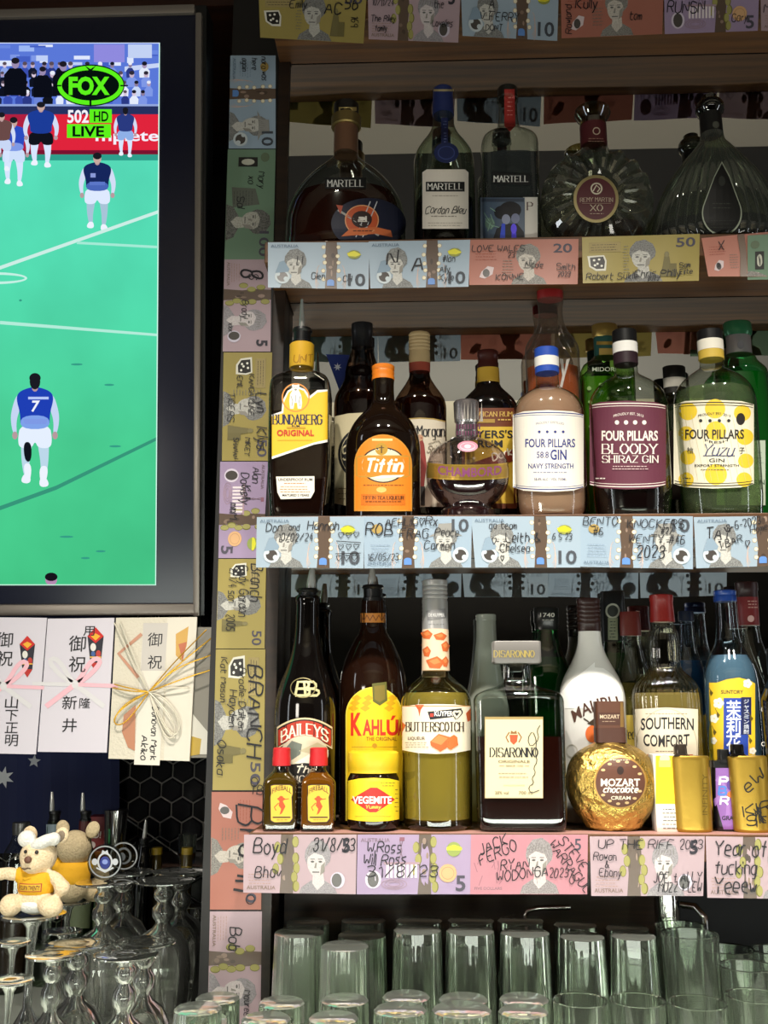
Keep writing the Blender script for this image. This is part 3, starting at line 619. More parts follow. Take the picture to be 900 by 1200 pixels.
def portrait(a, cx, cy, s, hair='#666766', face='#b3b1aa', hat=False):
    h, f_ = etched(hair, mixh(hair, '#b9b9b4', .45)), etched(face, mixh(face, '#dcd8d0', .5)); L_ = M('#5f5d5b', .7)
    a.poly([(cx-21*s, min(cy+34*s, 64.6)), (cx-18*s, cy+24*s), (cx-7*s, cy+17*s), (cx+8*s, cy+17*s), (cx+19*s, cy+23*s), (cx+23*s, min(cy+34*s, 64.6))], h)
    a.poly([(cx-5*s, cy+10*s), (cx+7*s, cy+10*s), (cx+8*s, cy+20*s), (cx, cy+27*s), (cx-6*s, cy+20*s)], f_)
    a.poly([(cx+15*s*cos(k*pi/9), cy-8*s+(17 if k > 9 else 13)*s*sin(k*pi/9)*1.0+ (1.2*s if k % 2 else 0)) for k in range(18)], h)
    a.ell(cx-1.5*s, cy-1*s, 10.5*s, 14*s, f_, 20)
    if hat: a.poly([(cx-22*s, cy-8*s), (cx-10*s, cy-14*s), (cx-9*s, cy-24*s), (cx+8*s, cy-25*s), (cx+11*s, cy-14*s), (cx+22*s, cy-9*s), (cx, cy-10*s)], M('#8d8b86', .7))
    else: a.poly([(cx-12*s, cy-6*s), (cx-8*s, cy-17*s), (cx+3*s, cy-20*s), (cx+11*s, cy-12*s), (cx+11*s, cy+1*s), (cx+6*s, cy-8*s), (cx-4*s, cy-11*s)], h)
    for e in (-6, 3): a.ell(cx+e*s, cy-2*s, 2.2*s, 1.1*s, L_, 8); a.rect(cx+(e-2.6)*s, cy-5*s, cx+(e+2.6)*s, cy-4.2*s, L_)
    a.poly([(cx-2.4*s, cy-1*s), (cx-1*s, cy-1*s), (cx-1.4*s, cy+4.5*s), (cx-4*s, cy+4.5*s)], M('#86817a', .7)); a.rect(cx-6*s, cy+8*s, cx+2*s, cy+9.2*s, L_)
    a.poly([(cx+4*s, cy+2*s), (cx+8.5*s, cy-2*s), (cx+8*s, cy+8*s), (cx+3*s, cy+12*s)], M('#8d8880', .7))
    for k in range(7): a.line([(cx-12*s+k*3.6*s, cy-9*s-R.uniform(0, 4)*s), (cx-9*s+k*3*s, cy-15*s-R.uniform(0, 4)*s)], .7*s, M('#77746f', .7))
def note_art(a, den, rev=False, old=False):
    key = den+('o' if old else 'r' if rev and den in ('10', '5', '20') else '')
    n_, m_ = 28, 13
    a.add([(140*i/n_, 65*j/m_) for j in range(m_+1) for i in range(n_+1)], [(j*(n_+1)+i, j*(n_+1)+i+1, (j+1)*(n_+1)+i+1, (j+1)*(n_+1)+i) for j in range(m_) for i in range(n_)], PX[key])
    numm = M('#4a4652' if den != '10' else '#3f444c', .6)
    wt = M('#c3ccd0' if den == '10' else '#d2bfc0', .6)
    if den in ('10', '5') and not old:
        b0 = (80 if den == '10' else 46) if not rev else (50 if den == '10' else 76)
        a.poly([(b0, 0), (b0+15, 0), (b0+17, 22), (b0+15, 44), (b0+16, 65), (b0-1, 65), (b0+1, 40), (b0-1, 20)], band_br)
        for k in range(5): a.ell(b0+R.uniform(4, 12), R.uniform(4, 60), R.uniform(1, 3), R.uniform(2, 5), M(R.choice(['#7f6a5b', '#463830', '#927b6d']), .4), 8)
        if den == '10':
            for k in range(5):
                y = 8+k*11+R.uniform(-2, 2)
                for sx_ in (b0-2+R.uniform(-2, 1), b0+17+R.uniform(-1, 2)): a.ell(sx_, y, 3.0, 3.0, M('#e6dcc0', .6), 12); a.ring(sx_, y, 3.0, 3.0, .5, M('#a78c6a'), 12)
            for sg, xx in ((-1, b0-8), (1, b0+22)):
                for k in range(3): a.ring(xx+sg*k*1.6, 46+k*5, 5-k, 14-k*2, .6, M('#d8b6a4'), 14, 100 if sg < 0 else -80, 260 if sg < 0 else 80)
            a.rect(b0+2, 55, b0+12, 61, M('#5f89c8', .4)); a.ell(b0+7, 55, 5, 3, M('#5f89c8', .4), 10)
        else:
            for (dx, y) in ((-4, 14), (-1, 27), (-6, 38), (18, 26), (20, 37), (17, 47), (20, 57), (18, 8)):
                a.ell(b0+dx+R.uniform(-1, 1), y, 4.2, 6.3, wat2, 14); a.ell(b0+dx, y, 3.6, 5.7, wat, 14)
    s_ = 1.02
    if den == '10':
        px = 38 if not rev else 106
        portrait(a, px, 34, s_, hat=rev)
        ox = 20 if not rev else 126
        a.ell(ox, 49, 10.5, 10, wt, 20); a.ell(ox, 49, 7.5, 7, hole, 18); a.ell(ox-6, 45, 3, 3, wt, 10); a.ell(ox+5, 52, 3.4, 3.4, wt, 10)
        if not rev: a.ell(119, 17, 9, 6, M('#8f913c', .5), 16); a.poly([(109, 15), (119, 12), (129, 17), (121, 20), (111, 19)], M('#d7cf2c', .4)); a.text('10', 111, 135, 60, 17, numm, .03)
        else: a.ell(17, 16, 7, 6, M('#a58a4a', .6), 12); a.text('10', 114, 136, 19, 16, numm, .03); a.small(8, 34, 36, 5, M('#7f93ab', .6), 1.2, 3.6)
        a.text('AUSTRALIA', 4, 42, 7, 4, M('#6f8296', .6), .02) if not rev else a.text('AUSTRALIA', 4, 36, 61, 4, M('#6f8296', .6), .02)
        a.poly([(10, 44), (16, 28), (22, 26), (30, 38), (28, 42)], M('#8397a8', .6)) if not rev else None
    elif den == '5' and old:
        portrait(a, 82, 30, 1.08, hair='#7f7577', face='#c0aeae'); a.text('5', 124, 132, 17, 13, numm, .02); a.text('FIVE DOLLARS', 5, 38, 60, 3, M('#94707a'), .02)
        for k in range(16):
            x, y = R.uniform(8, 42), R.uniform(30, 56); a.line([(x, y), (x+R.uniform(-5, 5), y-R.uniform(5, 12))], .9, M('#a9747f', .6))
    elif den == '5' and not rev:
        portrait(a, 92, 32, 1.08, hair='#857e84', face='#beb2b4'); a.text('5', 122, 132, 19, 15, M('#2c2933', .6), .06)
        a.ell(117, 50, 9, 9, M('#c9c0cf'), 18); a.ell(116, 50, 6.4, 7.6, hole, 18); a.text('AUSTRALIA', 4, 40, 61, 4.2, M('#8a7569', .6), .02); a.small(5, 36, 44, 4, M('#b08f80', .6), 1.2, 3.4)
    elif den == '5':
        a.ell(20, 49, 10, 10, M('#d3c7d6'), 18); a.ell(20, 49, 7, 8.4, hole, 18)
        for k in range(8): a.rect(36+k*5, 32, 39+k*5, 47, M('#e3d6da', .6))
        a.rect(33, 30, 77, 32.5, M('#a88c98', .6)); a.line([(52, 5), (55, 18), (50, 30)], .8, M('#7c6470')); a.line([(56, 5), (53, 18), (58, 30)], .8, M('#7c6470')); a.rect(52, 3, 58, 7, M('#8a5a6a'))
        for k in range(3): a.ring(46, 54, 16-k*4, 6-k*1.6, .9, M('#a68c9c'), 22)
        a.text('AUSTRALIA', 4, 40, 8, 4.2, M('#85707e', .6), .02); a.text('5', 122, 134, 61, 17, numm, .04)
        a.ell(119, 16, 9, 8, M('#8d9a4e', .5), 16); a.poly([(110, 14), (119, 11), (129, 14), (129, 17), (110, 17)], M('#d4cf31', .4)); a.ell(112, 42, 11, 10, M('#d3a678', .6), 16); a.ring(112, 42, 8, 7, .7, M('#b3855c'), 16)
    elif den == '20':
        portrait(a, 76 if not rev else 92, 32, 1.05, hair='#6f6963', face='#b0a69b'); a.text('20', 108, 132, 19, 13, numm, .03)
        a.poly([(16, 46), (24, 38), (32, 40), (30, 50), (20, 56), (13, 54)], wt); a.ell(22, 48, 4.6, 6, hole, 14); a.small(8, 38, 16, 4, M('#a4523f'), 1.3, 4); a.small(42, 58, 30, 6, M('#7f7568'), 1.6, 4)
        if rev: a.poly([(60, 0), (72, 0), (73, 30), (71, 65), (58, 65), (62, 30)], M('#6e5a4c', .35))
    elif den == '50':
        portrait(a, 72, 32, 1.06, hair='#5f5e5b', face='#a5a39b'); a.text('50', 112, 135, 17, 13, numm, .03)
        a.poly([(6, 27), (26, 26), (29, 34), (28, 48), (16, 48), (8, 42)], M('#d9d5c6')); a.poly([(9, 29), (25, 28), (27, 35), (26, 45), (17, 45.5), (10, 41)], M('#201e1c', .4))
        for x, y in ((14, 33), (20, 32), (18, 38), (23, 41), (15, 40)): a.ell(x, y, 1.6, 1.6, M('#e6e3d6'), 8)
        a.rect(8, 8, 46, 22, M('#9b8a58', .6)); a.small(10, 44, 11, 3, M('#5d5238'), 1.6, 3.6); a.poly([(98, 30), (104, 30), (108, 58), (94, 58)], M('#6f663e', .6)); a.ell(101, 27, 3, 4, M('#7c734a'), 10); a.rect(104, 40, 113, 58, M('#6a6138', .6)); a.small(48, 56, 14, 10, M('#7a7868'), 1.6, 4)
    elif den == '100':
        portrait(a, 92, 30, 1.05, hair='#44443f', face='#9a988c'); a.text('100', 104, 136, 19, 13, numm, .03); a.rect(10, 24, 22, 50, M('#22211f')); a.ell(16, 37, 4, 9, M('#b9b8a8'), 12); a.ell(10, 14, 6, 6, M('#5f6d55'), 12)
        a.poly([(50, 26), (70, 20), (74, 56), (48, 58)], M('#5c6056', .6)); a.small(52, 72, 30, 7, M('#41453d'), 1.6, 4)
def hearts(a, x, y, n, s, gap):
    for i in range(n): a.hand('<', x+i*gap, y, s, nink, jit=.25)
nY = -.0016
def note(den, corners, label, group, hand=(), rev=False, old=False, turn=0, curl=.0, Y=nY, extra=None, amp=.0004):
    tl, tr, br, bl = corners if turn == 0 else (corners[1], corners[2], corners[3], corners[0])
    def f_(x, y):
        u, v = x/140, y/65
        q = [tl[i]*(1-u)*(1-v)+tr[i]*u*(1-v)+br[i]*u*v+bl[i]*(1-u)*v for i in (0, 1)]; return tuple(q)
    a = Art(f_); note_art(a, den, rev, old)
    for h_ in hand:
        if len(h_) == 4: h_ = h_+({},)
        t_, x, y, sz, kw = h_; kw = dict(dict(jit=.36, wd=max(.9, sz*.1), wide=.64, maxx=137), **kw); a.hand(t_, x, y, sz, nink, **kw)
    if extra: extra(a)
    ph = R.uniform(0, 6); x0, x1 = min(p[0] for p in corners), max(p[0] for p in corners); y0, y1 = min(p[1] for p in corners), max(p[1] for p in corners)
    kx, ky = (.075, .02) if turn == 0 else (.02, .075)
    def sf(px, py, off):
        t_ = max(0, (py-y0)/(y1-y0)) if turn == 0 else 0
        return P(px, py, Y-.0008-amp*sin(px*kx+py*ky+ph)-curl*t_*t_-off)
    st = 4
    me = a.mesh('banknote', sf, off=0, step=.000013, xs=[x0+k*st for k in range(int((x1-x0)/st)+2)], ys=[y0+k*st for k in range(int((y1-y0)/st)+2)] if turn or curl else (), uvbox=(0, 0, 140, 65))
    o = link('banknote', me); recentre(o); return tag(o, label, 'banknote', group)
def q4(x0, x1, y0, y1, dy=0, sk=0): return [(x0, y0), (x1, y0+dy), (x1+sk, y1+dy), (x0+sk, y1)]
G0, G1, G2, G3 = ['banknotes along the %s shelf edge' % k for k in ('topmost', 'decanter', 'rum and gin', 'lowest')]
GP = 'banknotes running down the left pillar'
# topmost edge (mostly above the picture)
note('50', [(303, -10), (430, -12), (426, 51), (305, 44)], 'yellow note at the left end of the topmost shelf edge', G0, [('Emily', 40, 22, 10), ('AC', 86, 30, 15), ('56', 112, 24, 16), ('169', 122, 32, 9, dict(rot=pi/2))], curl=.004)
note('5', [(431, -14), (540, -14), (537, 50), (432, 46)], 'pink note with a family signature on the topmost shelf edge', G0, [('10/11/24', 6, 22, 8), ('The Riley', 4, 42, 8), ('family', 10, 54, 7), ('the', 100, 24, 9), ('Lovelies', 98, 46, 8)], curl=.004)
note('10', [(540, -16), (655, -18), (653, 48), (542, 42)], 'pale blue note on the topmost shelf edge, second from the red one', G0, [('A', 40, 28, 12), ('V FERRY', 26, 44, 11), ('DONT', 34, 56, 8)], curl=.004)
note('20', [(657, -18), (778, -22), (776, 40), (658, 45)], 'red note with a rotated name at its left on the topmost shelf edge', G0, [('Kully', 20, 30, 13), ('Rowland', 14, 60, 9, dict(rot=-pi/2)), ('tom', 94, 46, 10)], curl=.004)
note('5', [(778, -24), (890, -22), (888, 36), (779, 40)], 'mauve note covered in large scrawls on the topmost shelf edge', G0, [('RUNSN', 4, 40, 14), ('K', 12, 24, 12), ('Gary', 100, 52, 10)], rev=True, curl=.004)
note('5', [(891, -20), (1010, -22), (1010, 40), (892, 36)], 'pink note cut by the right picture edge on the topmost shelf edge', G0, [('MO', 4, 40, 12)], curl=.004)
# decanter shelf
note('10', [(314, 284), (433, 284), (432, 339), (314, 337)], 'light blue note signed over the face, left end of the decanter shelf edge', G1, [('Glen', 60, 52, 9), ('I I', 40, 32, 12), ('CH', 104, 55, 8)], curl=.003)
note('10', [(432, 283), (551, 281), (549, 336), (434, 338)], 'light blue note with a crossed-out face on the decanter shelf edge', G1, [('N', 24, 34, 22), ('A', 60, 40, 22), ('#lan', 102, 30, 9), ('Ally', 98, 44, 9), ('Kylie', 98, 56, 9)], curl=.003)
note('20', [(549, 281), (678, 280), (677, 333), (550, 334)], 'red note signed in capitals on the decanter shelf edge', G1, [('LOVE WALES', 4, 17, 9), ('23', 50, 26, 8), ('Nicole', 72, 40, 8), ('KONNE', 34, 58, 9), ('Smith', 112, 44, 9), ('2023', 114, 54, 7)], curl=.003)
note('50', [(682, 278), (820, 274), (819, 329), (683, 332)], 'yellow note with a dotted clear leaf on the decanter shelf edge', G1, [('Robert Sukie', 4, 60, 9), ('Chris Philly', 62, 58, 10), ('2023', 78, 63, 6), ('Sam', 116, 46, 7), ('Elite', 116, 55, 7)], curl=.002)
note('20', [(822, 279), (920, 270), (920, 324), (830, 324)], 'red note tucked under a grey one on the decanter shelf edge', G1, [('X', 26, 22, 14), ('m', 20, 50, 10)], rev=True, curl=.004)
note('100', [(876, 276), (1000, 268), (1000, 326), (876, 328)], 'grey green note cut by the right picture edge on the decanter shelf edge', G1, [], Y=nY-.004)
# rum and gin shelf
note('10', [(301, 606), (427, 605), (426, 666), (300, 665)], 'blue note signed by Don and Hannah beside nine hearts', G2, [('Don', 12, 19, 11), ('and', 42, 17, 8), ('Hannah', 66, 17, 11), ('10/02/24', 28, 31, 10)], extra=lambda a: (hearts(a, 106, 27, 3, 7, 10), hearts(a, 106, 42, 3, 7, 10), hearts(a, 104, 56, 3, 7, 10), a.line([(104, 31), (136, 33)], .9, nink), a.line([(103, 47), (136, 46)], .9, nink)))
note('10', [(426, 605), (553, 605), (552, 665), (427, 666)], 'blue note reading ROB in large ink on the rum shelf edge', G2, [('ROB', 2, 24, 15), ('AEHLIIG<', 28, 12, 10), ('FRAG', 46, 27, 12), ('Peace', 92, 25, 10), ('Carmen', 78, 42, 11), ('16/05/23', 4, 56, 9), ('Rx', 80, 12, 12)], rev=True)
note('10', [(552, 605), (681, 605), (680, 665), (557, 665)], 'blue note signed by Leith and Chelsea with hearts', G2, [('go team', 22, 16, 9), ('<', 24, 36, 9), ('Leith &', 42, 33, 12), ('Chelsea', 34, 45, 10), ('<', 34, 57, 7), ('6 5 23', 103, 30, 8)])
note('10', [(680, 605), (812, 605), (812, 667), (680, 664)], 'blue note reading KNOCKERS above the year 2023', G2, [('BENTO', 3, 12, 11), ('#6', 16, 24, 10), ('KNOCKERS', 58, 15, 11), ('#27', 100, 22, 8), ('WENTY #46', 60, 34, 11), ('2023', 70, 52, 15)], rev=True)
note('10', [(813, 606), (942, 604), (942, 662), (816, 666)], 'blue note cut by the right picture edge on the rum shelf edge', G2, [('TAY', 14, 28, 14), ('8-6-2023', 42, 20, 10, dict(rot=-.25)), ('1 BAR', 32, 42, 10, dict(rot=-.3)), ('Home', 72, 22, 9, dict(rot=-.2)), ('<', 64, 40, 9)])
# lowest shelf
note('5', [(286, 978), (418, 978), (417, 1048), (285, 1046)], 'pink five note with a crowned-hair portrait, left end of the lowest shelf edge', G3, [('Boyd', 12, 21, 16), ('Bhav', 14, 48, 13), ('31/8/23', 86, 18, 14)])
note('5', [(419, 978), (552, 978), (551, 1048), (418, 1048)], 'pink five note showing a white colonnade and clear oval at its left', G3, [('W.Ross', 12, 20, 12), ('Will Ross', 8, 33, 12), ('31/8/23', 12, 46, 12, dict(wide=1.2))], rev=True)
note('5', [(552, 978), (689, 978), (688, 1048), (551, 1048)], 'all pink older note signed Ryan Wodonga and Steve', G3, [('JACK', 12, 22, 12, dict(rot=-.35)), ('FERGO', 12, 34, 12, dict(rot=-.4)), ('RYAN', 36, 40, 11, dict(rot=-.1)), ('WODONGA', 32, 52, 11, dict(rot=-.12)), ('STEVE', 104, 8, 11, dict(rot=.85)), ('WARRAGUL', 92, 12, 11, dict(rot=.85)), ('2023', 94, 47, 10), ('O', 118, 54, 10)], old=True)
note('5', [(691, 980), (826, 980), (824, 1050), (693, 1050)], 'pink five note reading Up The Riff 2023 on the lowest shelf edge', G3, [('UP THE RIFF 2023', 10, 14, 10, dict(wide=1.05)), ('Rowan', 4, 26, 9), ('&', 18, 34, 8), ('Ebony', 10, 44, 9), ('JOE + ALLY', 78, 50, 11), ('MUZZ + LEW', 84, 61, 11)])
note('5', [(827, 980), (960, 982), (960, 1054), (829, 1052)], 'pink five note with the largest scrawl, cut by the right picture edge', G3, [('Year of', 10, 20, 16), ('fucking', 10, 40, 14), ('Yeeew', 8, 60, 17)])
# pillar, digits turned clockwise
def strip(den, ty, by, tx, bx, lab, hand=(), rev=False, Y=.0865, **kw): return note(den, [(tx[0], ty), (tx[1], ty), (bx[1], by), (bx[0], by)], lab, GP, hand, rev=rev, turn=1, Y=Y, **kw)
strip('10', 65, 174, (270, 323), (268, 323), 'dim blue note at the top of the left pillar', [('nora was', 2, 20, 8), ('here', 4, 34, 8), ('again', 4, 48, 8)], rev=True)
strip('100', 175, 304, (267, 323), (263, 320), 'green and gold note on the pillar below the dim blue one', [('Mary', 28, 22, 9), ('xo', 34, 36, 9), ('Sal', 60, 50, 10)])
strip('5', 304, 412, (263, 318), (261, 317), 'dusky pink note with a large looped scrawl on the pillar', [('8', 14, 44, 30), ('S', 22, 30, 12), ('Brady', 62, 40, 9), ('xxx', 96, 58, 8)])
strip('50', 413, 540, (262, 319), (260, 316), 'yellow note crowded with names at mid height on the pillar', [('KANGA LUKE', 28, 30, 7), ('EMIL', 30, 46, 7), ('Lyn', 52, 20, 14), ('TIGERS', 52, 58, 9), ('MIKEY', 110, 34, 7), ('SHANAN', 110, 50, 7), ('Klys', 96, 18, 14)])
strip('5', 541, 654, (258, 314), (256, 308), 'mauve note with a white colonnade on the pillar', [('Alan', 8, 20, 11), ('Davis', 16, 36, 12), ('Kelly', 34, 34, 12), ('mmM', 60, 50, 12)], rev=True)
strip('50', 655, 760, (256, 312), (253, 310), 'yellow note reading Branch Cody on the pillar', [('Branch', 8, 20, 16), ('Cody Gordon', 10, 36, 12), ('2/1/4 son', 14, 50, 11), ('2005', 86, 52, 11)])
strip('50', 761, 926, (253, 311), (249, 309), 'yellow note with BRANCH in big capitals on the pillar', [('BRANCH', 16, 22, 19), ('Brodie Dalton', 18, 34, 9), ('Hayden', 40, 46, 10), ('Kat Mason', 8, 58, 8), ('Osaka', 90, 60, 11)], extra=lambda a: a.ring(132, 12, 5, 5, 1, nink, 16))
strip('20', 928, 1066, (248, 308), (246, 306), 'red note with bold outlined letters near the pillar foot', [('Bru', 16, 30, 34, dict(wd=2.4)), ('TBK..', 3, 16, 11, dict(rot=-pi/2, wide=.6)), ('in', 100, 34, 26, dict(wd=3))], extra=lambda a: a.ring(128, 14, 6, 6, 1.1, nink, 16))
strip('5', 1068, 1212, (246, 307), (243, 305), 'pink note at the foot of the pillar behind the glasses', [('Bob', 18, 40, 14), ('Maureen', 90, 20, 8)])
# ---------------------------------------------------------------- bottles
clear = thin('clear_glass', '#eef2ec', '#8d968c', .05)
pale_g = thin('greenish_glass', '#dfe9da', '#6d8068', .05)
amber_g = thin('amber_glass', '#8a5a34', '#2a150b', .05)
green_g = thin('green_glass', '#74b486', '#123a20', .09)
blue_g = thin('blue_glass', '#8ab8dc', '#27465f', .06)
plum_g = thin('plum_glass', '#ece4e2', '#7a5f64', .08, milk=.015)
frost = liquid('#b9bfb2', .55, '#c9d0c4')
blackg = M('#0b0807', .07, spec=.6); brownb = M('#1c0d07', .07, spec=.6)
steel = M('#c9c9c4', .22, .6); blackp = M('#0c0c0d', .35); white_l = M('#ece8e2', .6); cream = M('#e6dcc2', .6); ink2 = M('#1b1a1e', .6)
SH = {0: z0, 1: z1, 2: z2, 3: z3}
class B: pass
def fill(prof):
    o, d, n = [], 1.0, 2.0
    for q in prof:
        d = q[2] if len(q) > 2 and q[2] else d; n = q[3] if len(q) > 3 else n; o.append((q[0], q[1], d, n))
    return o
def rings_of(prof, cx, Y, base=None, smooth=True, rnd=True):
    pts = fill(prof)
    if smooth: pts = pchip(pts)
    sc_y = {}
    out = []
    for (py, hw, d, n) in pts:
        z = P(cx, py, Y).z; a_ = hw/SC(cx, py, Y); out.append([z, a_, a_*d, n])
    out.sort(key=lambda r: r[0])
    if base is not None:
        out[0][0] = base+.0006
        while len(out) > 2 and out[1][0] <= out[0][0]+.0006: out.pop(1)
        if rnd:
            f_ = out[0]; out.insert(0, [f_[0], f_[1]*.93, f_[2]*.93, f_[3]]); out[1][0] += .0022
            if len(out) > 2 and out[2][0] <= out[1][0]: out[2][0] = out[1][0]+.0005
    return [tuple(r) for r in out]
def bottle(kind, label, cx, Y, shelf, parts, liq=None, seg=48, group=None, cat='bottle', flute=None, inset=.93, dz=1.0, lift=.004):
    """parts: (name, material, profile in picture rows); every row is carried to the bottle's own upright axis at depth Y"""
    parts = [(n_, m_, [(q[0], q[1], q[2]*dz, q[3]) for q in fill(p_)]) for n_, m_, p_ in parts]
    b = B(); sz = SH[shelf] if isinstance(shelf, int) else shelf
    body_rows = [p for p in parts if p[0] in ('body', 'ball', 'box', 'jar')][0][2]
    x = P(cx, body_rows[len(body_rows)//2][0], Y).x
    b.root = empty(kind, (x, Y, sz), label, cat, group); b.s = {}; b.Y = Y; b.cx = cx; b.x = x
    for nm, mat, prof in parts:
        is_b = nm in ('body', 'ball', 'box', 'jar')
        rg = rings_of(prof, cx, Y, sz if is_b else None, smooth=is_b, rnd=is_b)
        me = loft_mesh(nm, x, Y, rg, seg if is_b else 32, flute if is_b else None)
        link(nm, me, b.root, [mat], 35); b.s[nm] = Surf(x, Y, rg)
        if is_b: body = rg; b.hw = max(p[1] for p in prof); b.body = b.s[nm]
    if liq:
        mat, lv = liq; zl = P(cx, lv, Y).z
        rg = [(z, a_*inset, b_*inset, n) for z, a_, b_, n in body if z < zl-.0005]
        rg[0] = (rg[0][0]+lift,)+rg[0][1:]; rg = [rg[0]]+[r for r in rg[1:] if r[0] > rg[0][0]+.001]
        t = b.body.at(zl); rg.append((zl, t[1]*inset, t[2]*inset, t[3]))
        me = loft_mesh('liquid', x, Y, rg, seg, flute); link('liquid', me, b.root, [mat], 35)
    return b
def lab(b, name, art, on='body', off=.0004):
    s_ = b.body if on == 'body' else b.s[on]; hw = b.hw if on in ('body', 'ball', 'box', 'jar') else 16
    xs = [b.cx+hw*sin(radians(k*6)) for k in range(-14, 15)]
    ys_all = [y for p in art.sh for (_x, y) in p[0]]; y0_, y1_ = min(ys_all), max(ys_all)
    ys = [y0_+k*4 for k in range(int((y1_-y0_)/4)+1)]
    return link(name, art.mesh(name, s_, off=off, xs=xs, ys=ys), b.root)
def pourer(b, tip_y, stop, spout_x, tipx=None, w=2.6):
    """steel speed pourer: tapering spout with its black stopper (stop = top row, bottom row, half width)"""
    y0_, y1_, hw = stop
    rg = rings_of([(y0_, hw*.92), (y0_+3, hw), (y0_+5, hw*.86), (y1_-5, hw*.86), (y1_-4, hw), (y1_, hw)], b.cx, b.Y, smooth=False)
    o = link('pourer', loft_mesh('pourer', b.x, b.Y, rg, 28), b.root, [blackp], 35)
    p0, p1 = P(spout_x, y0_+2, b.Y), P(tipx or spout_x, tip_y, b.Y); s_ = SC(b.cx, tip_y, b.Y)
    tube('spout', [p0, p0.lerp(p1, .35), p0.lerp(p1, .9), p1], 1, steel, o, 12, [w*1.35/s_, w*1.3/s_, w*.75/s_, w*.6/s_])
def dots(a, x0, x1, y, n, r, m):
    for k in range(n): a.ell(x0+(x1-x0)*k/(n-1), y, r, r, m, 12)

# ---- decanter shelf
b = bottle('cognac_bottle', 'wide dark amber decanter with copper neck and firefighter crest, left end of its shelf', 405, .045, 1,
 [('stopper', M('#14100c', .3), [(123, 9), (124, 14.5), (137, 14.5), (138, 13)]), ('collar', M('#8d7a4c', .3, .8), [(138, 16), (139, 17.5), (150, 17.5), (151, 16)]),
  ('neck_sleeve', M('#7d5a44', .35, .5), [(150, 14), (182, 14.5)]),
  ('body', clear, [(180, 13.5, 1, 2), (186, 16, .9, 2), (194, 25, .75), (202, 36, .65), (212, 47, .6), (226, 58, .55), (242, 66, .52), (262, 70, .5), (284, 70.5, .5), (300, 66, .5)])], liq=(liquid('#3a1408', .55, '#5a1f0a'), 229))
a = Art(); a.rect(397, 125.5, 418, 136.5, M('#cdb673', .3, .7)); a.rect(403, 127.5, 411, 134.5, M('#8a7439', .3, .7)); lab(b, 'stopper_label', a, 'stopper')
a = Art(); a.rect(381, 208, 429, 221, M('#0b0b0c', .5)); a.roman('MARTELL', 384, 426, 218.5, 7.5, M('#d8d6cf')); lab(b, 'name_label', a)
a = Art(); nv = M('#12162c', .5); orr = M('#b8502a', .5); a.ell(432, 262, 44, 30, nv, 40)
for k in (-1, 1): a.line([(421+k*4, 278), (438+k*4, 236)], 1.2, M('#b9b9bd'))
a.line([(396, 246), (444, 276)], 2.4, M('#a4a09a')); a.poly([(394, 240), (402, 241), (399, 251)], M('#a8462c'))
a.ell(424, 258, 20, 18, orr, 30); a.ring(424, 258, 20, 18, 1.2, M('#d89a6c'), 30); a.ell(424, 257, 12, 10, M('#2b1a18'), 20); 
for k in range(7): a.rect(416+R.uniform(0, 14), 250+R.uniform(0, 12), 419+R.uniform(0, 14), 252+R.uniform(0, 13), M('#d3cdc4'))
a.poly([(400, 277), (410, 268), (440, 266), (458, 270), (460, 278), (440, 274), (412, 276)], M('#c4673a')); a.small(412, 440, 270, 1, M('#4a2418'), 2); lab(b, 'crest', a)
b = bottle('cognac_bottle', 'slim cognac bottle with blue cap, blue seal and cream label', 520, .042, 1,
 [('cap', M('#1a2758', .4), [(105, 10.5), (106, 11.5), (134, 12.5), (136, 12.5)]),
  ('body', pale_g, [(134, 11.5, 1, 2), (148, 13), (156, 16), (164, 21), (173, 28), (183, 33.5), (194, 35.5), (210, 36), (286, 36), (300, 35)])], liq=(liquid('#120a06', .6, '#2a1206'), 239))
a = Art(); a.rect(508, 104.5, 532, 107, M('#c9b98a', .3, .6)); lab(b, 'cap_ring', a, 'cap')
a = Art(); ns = M('#1b2550', .45); a.rect(517, 138, 525, 170, ns); a.small(519, 524, 142, 8, M('#7c86b4'), 1.4, 3.4); a.ell(523, 179, 14.5, 12, ns, 26); a.ring(523, 179, 10, 8, 1, M('#39467e'), 20); lab(b, 'ribbon_seal', a)
a = Art(); lb = M('#ddd3c6', .6); a.poly([(495, 202), (500, 198.5), (545, 198.5), (549, 202), (549, 268), (495, 268)], lb); a.rect(499, 213, 544.5, 224.5, M('#0d0d0e')); a.roman('MARTELL', 501.5, 542, 222, 7, M('#e4e0d8'))
a.hand('Cordon Bleu', 498, 250, 8.5, ink2, x1=545, jit=.5, wd=.9, shear=.3); a.small(506, 540, 229, 1, M('#a89c8e'), 1.6); a.small(504, 540, 253, 1, M('#8d8378'), 1.8); a.small(500, 545, 261, 2, M('#a2988c'), 1.2, 3); lab(b, 'label', a)
b = bottle('cognac_bottle', 'clear square-shouldered bottle with red neck strip and a dark photo card taped on', 596, .04, 1,
 [('stopper', M('#15130f', .35), [(104, 9), (105, 11.5), (116, 11.5), (117, 10.5)]),
  ('body', clear, [(115, 12.5, 1, 2), (119, 12.5), (120, 10.8), (134, 11), (150, 13), (157, 18, .95, 2.3), (163, 27, .9, 3), (169, 32, .85, 3.6), (177, 33.3, .8, 4), (284, 33.3, .8, 4), (300, 32, .8, 4)])], liq=(liquid('#55585c', .35, '#c9ccd0'), 190))
a = Art(); rd = M('#9c2b26', .5); a.poly([(591, 104.5), (603, 104.5), (604, 148), (597.5, 154), (591, 148)], rd); a.small(594, 601, 114, 5, M('#d27a72'), 2, 5); lab(b, 'neck_strip', a)
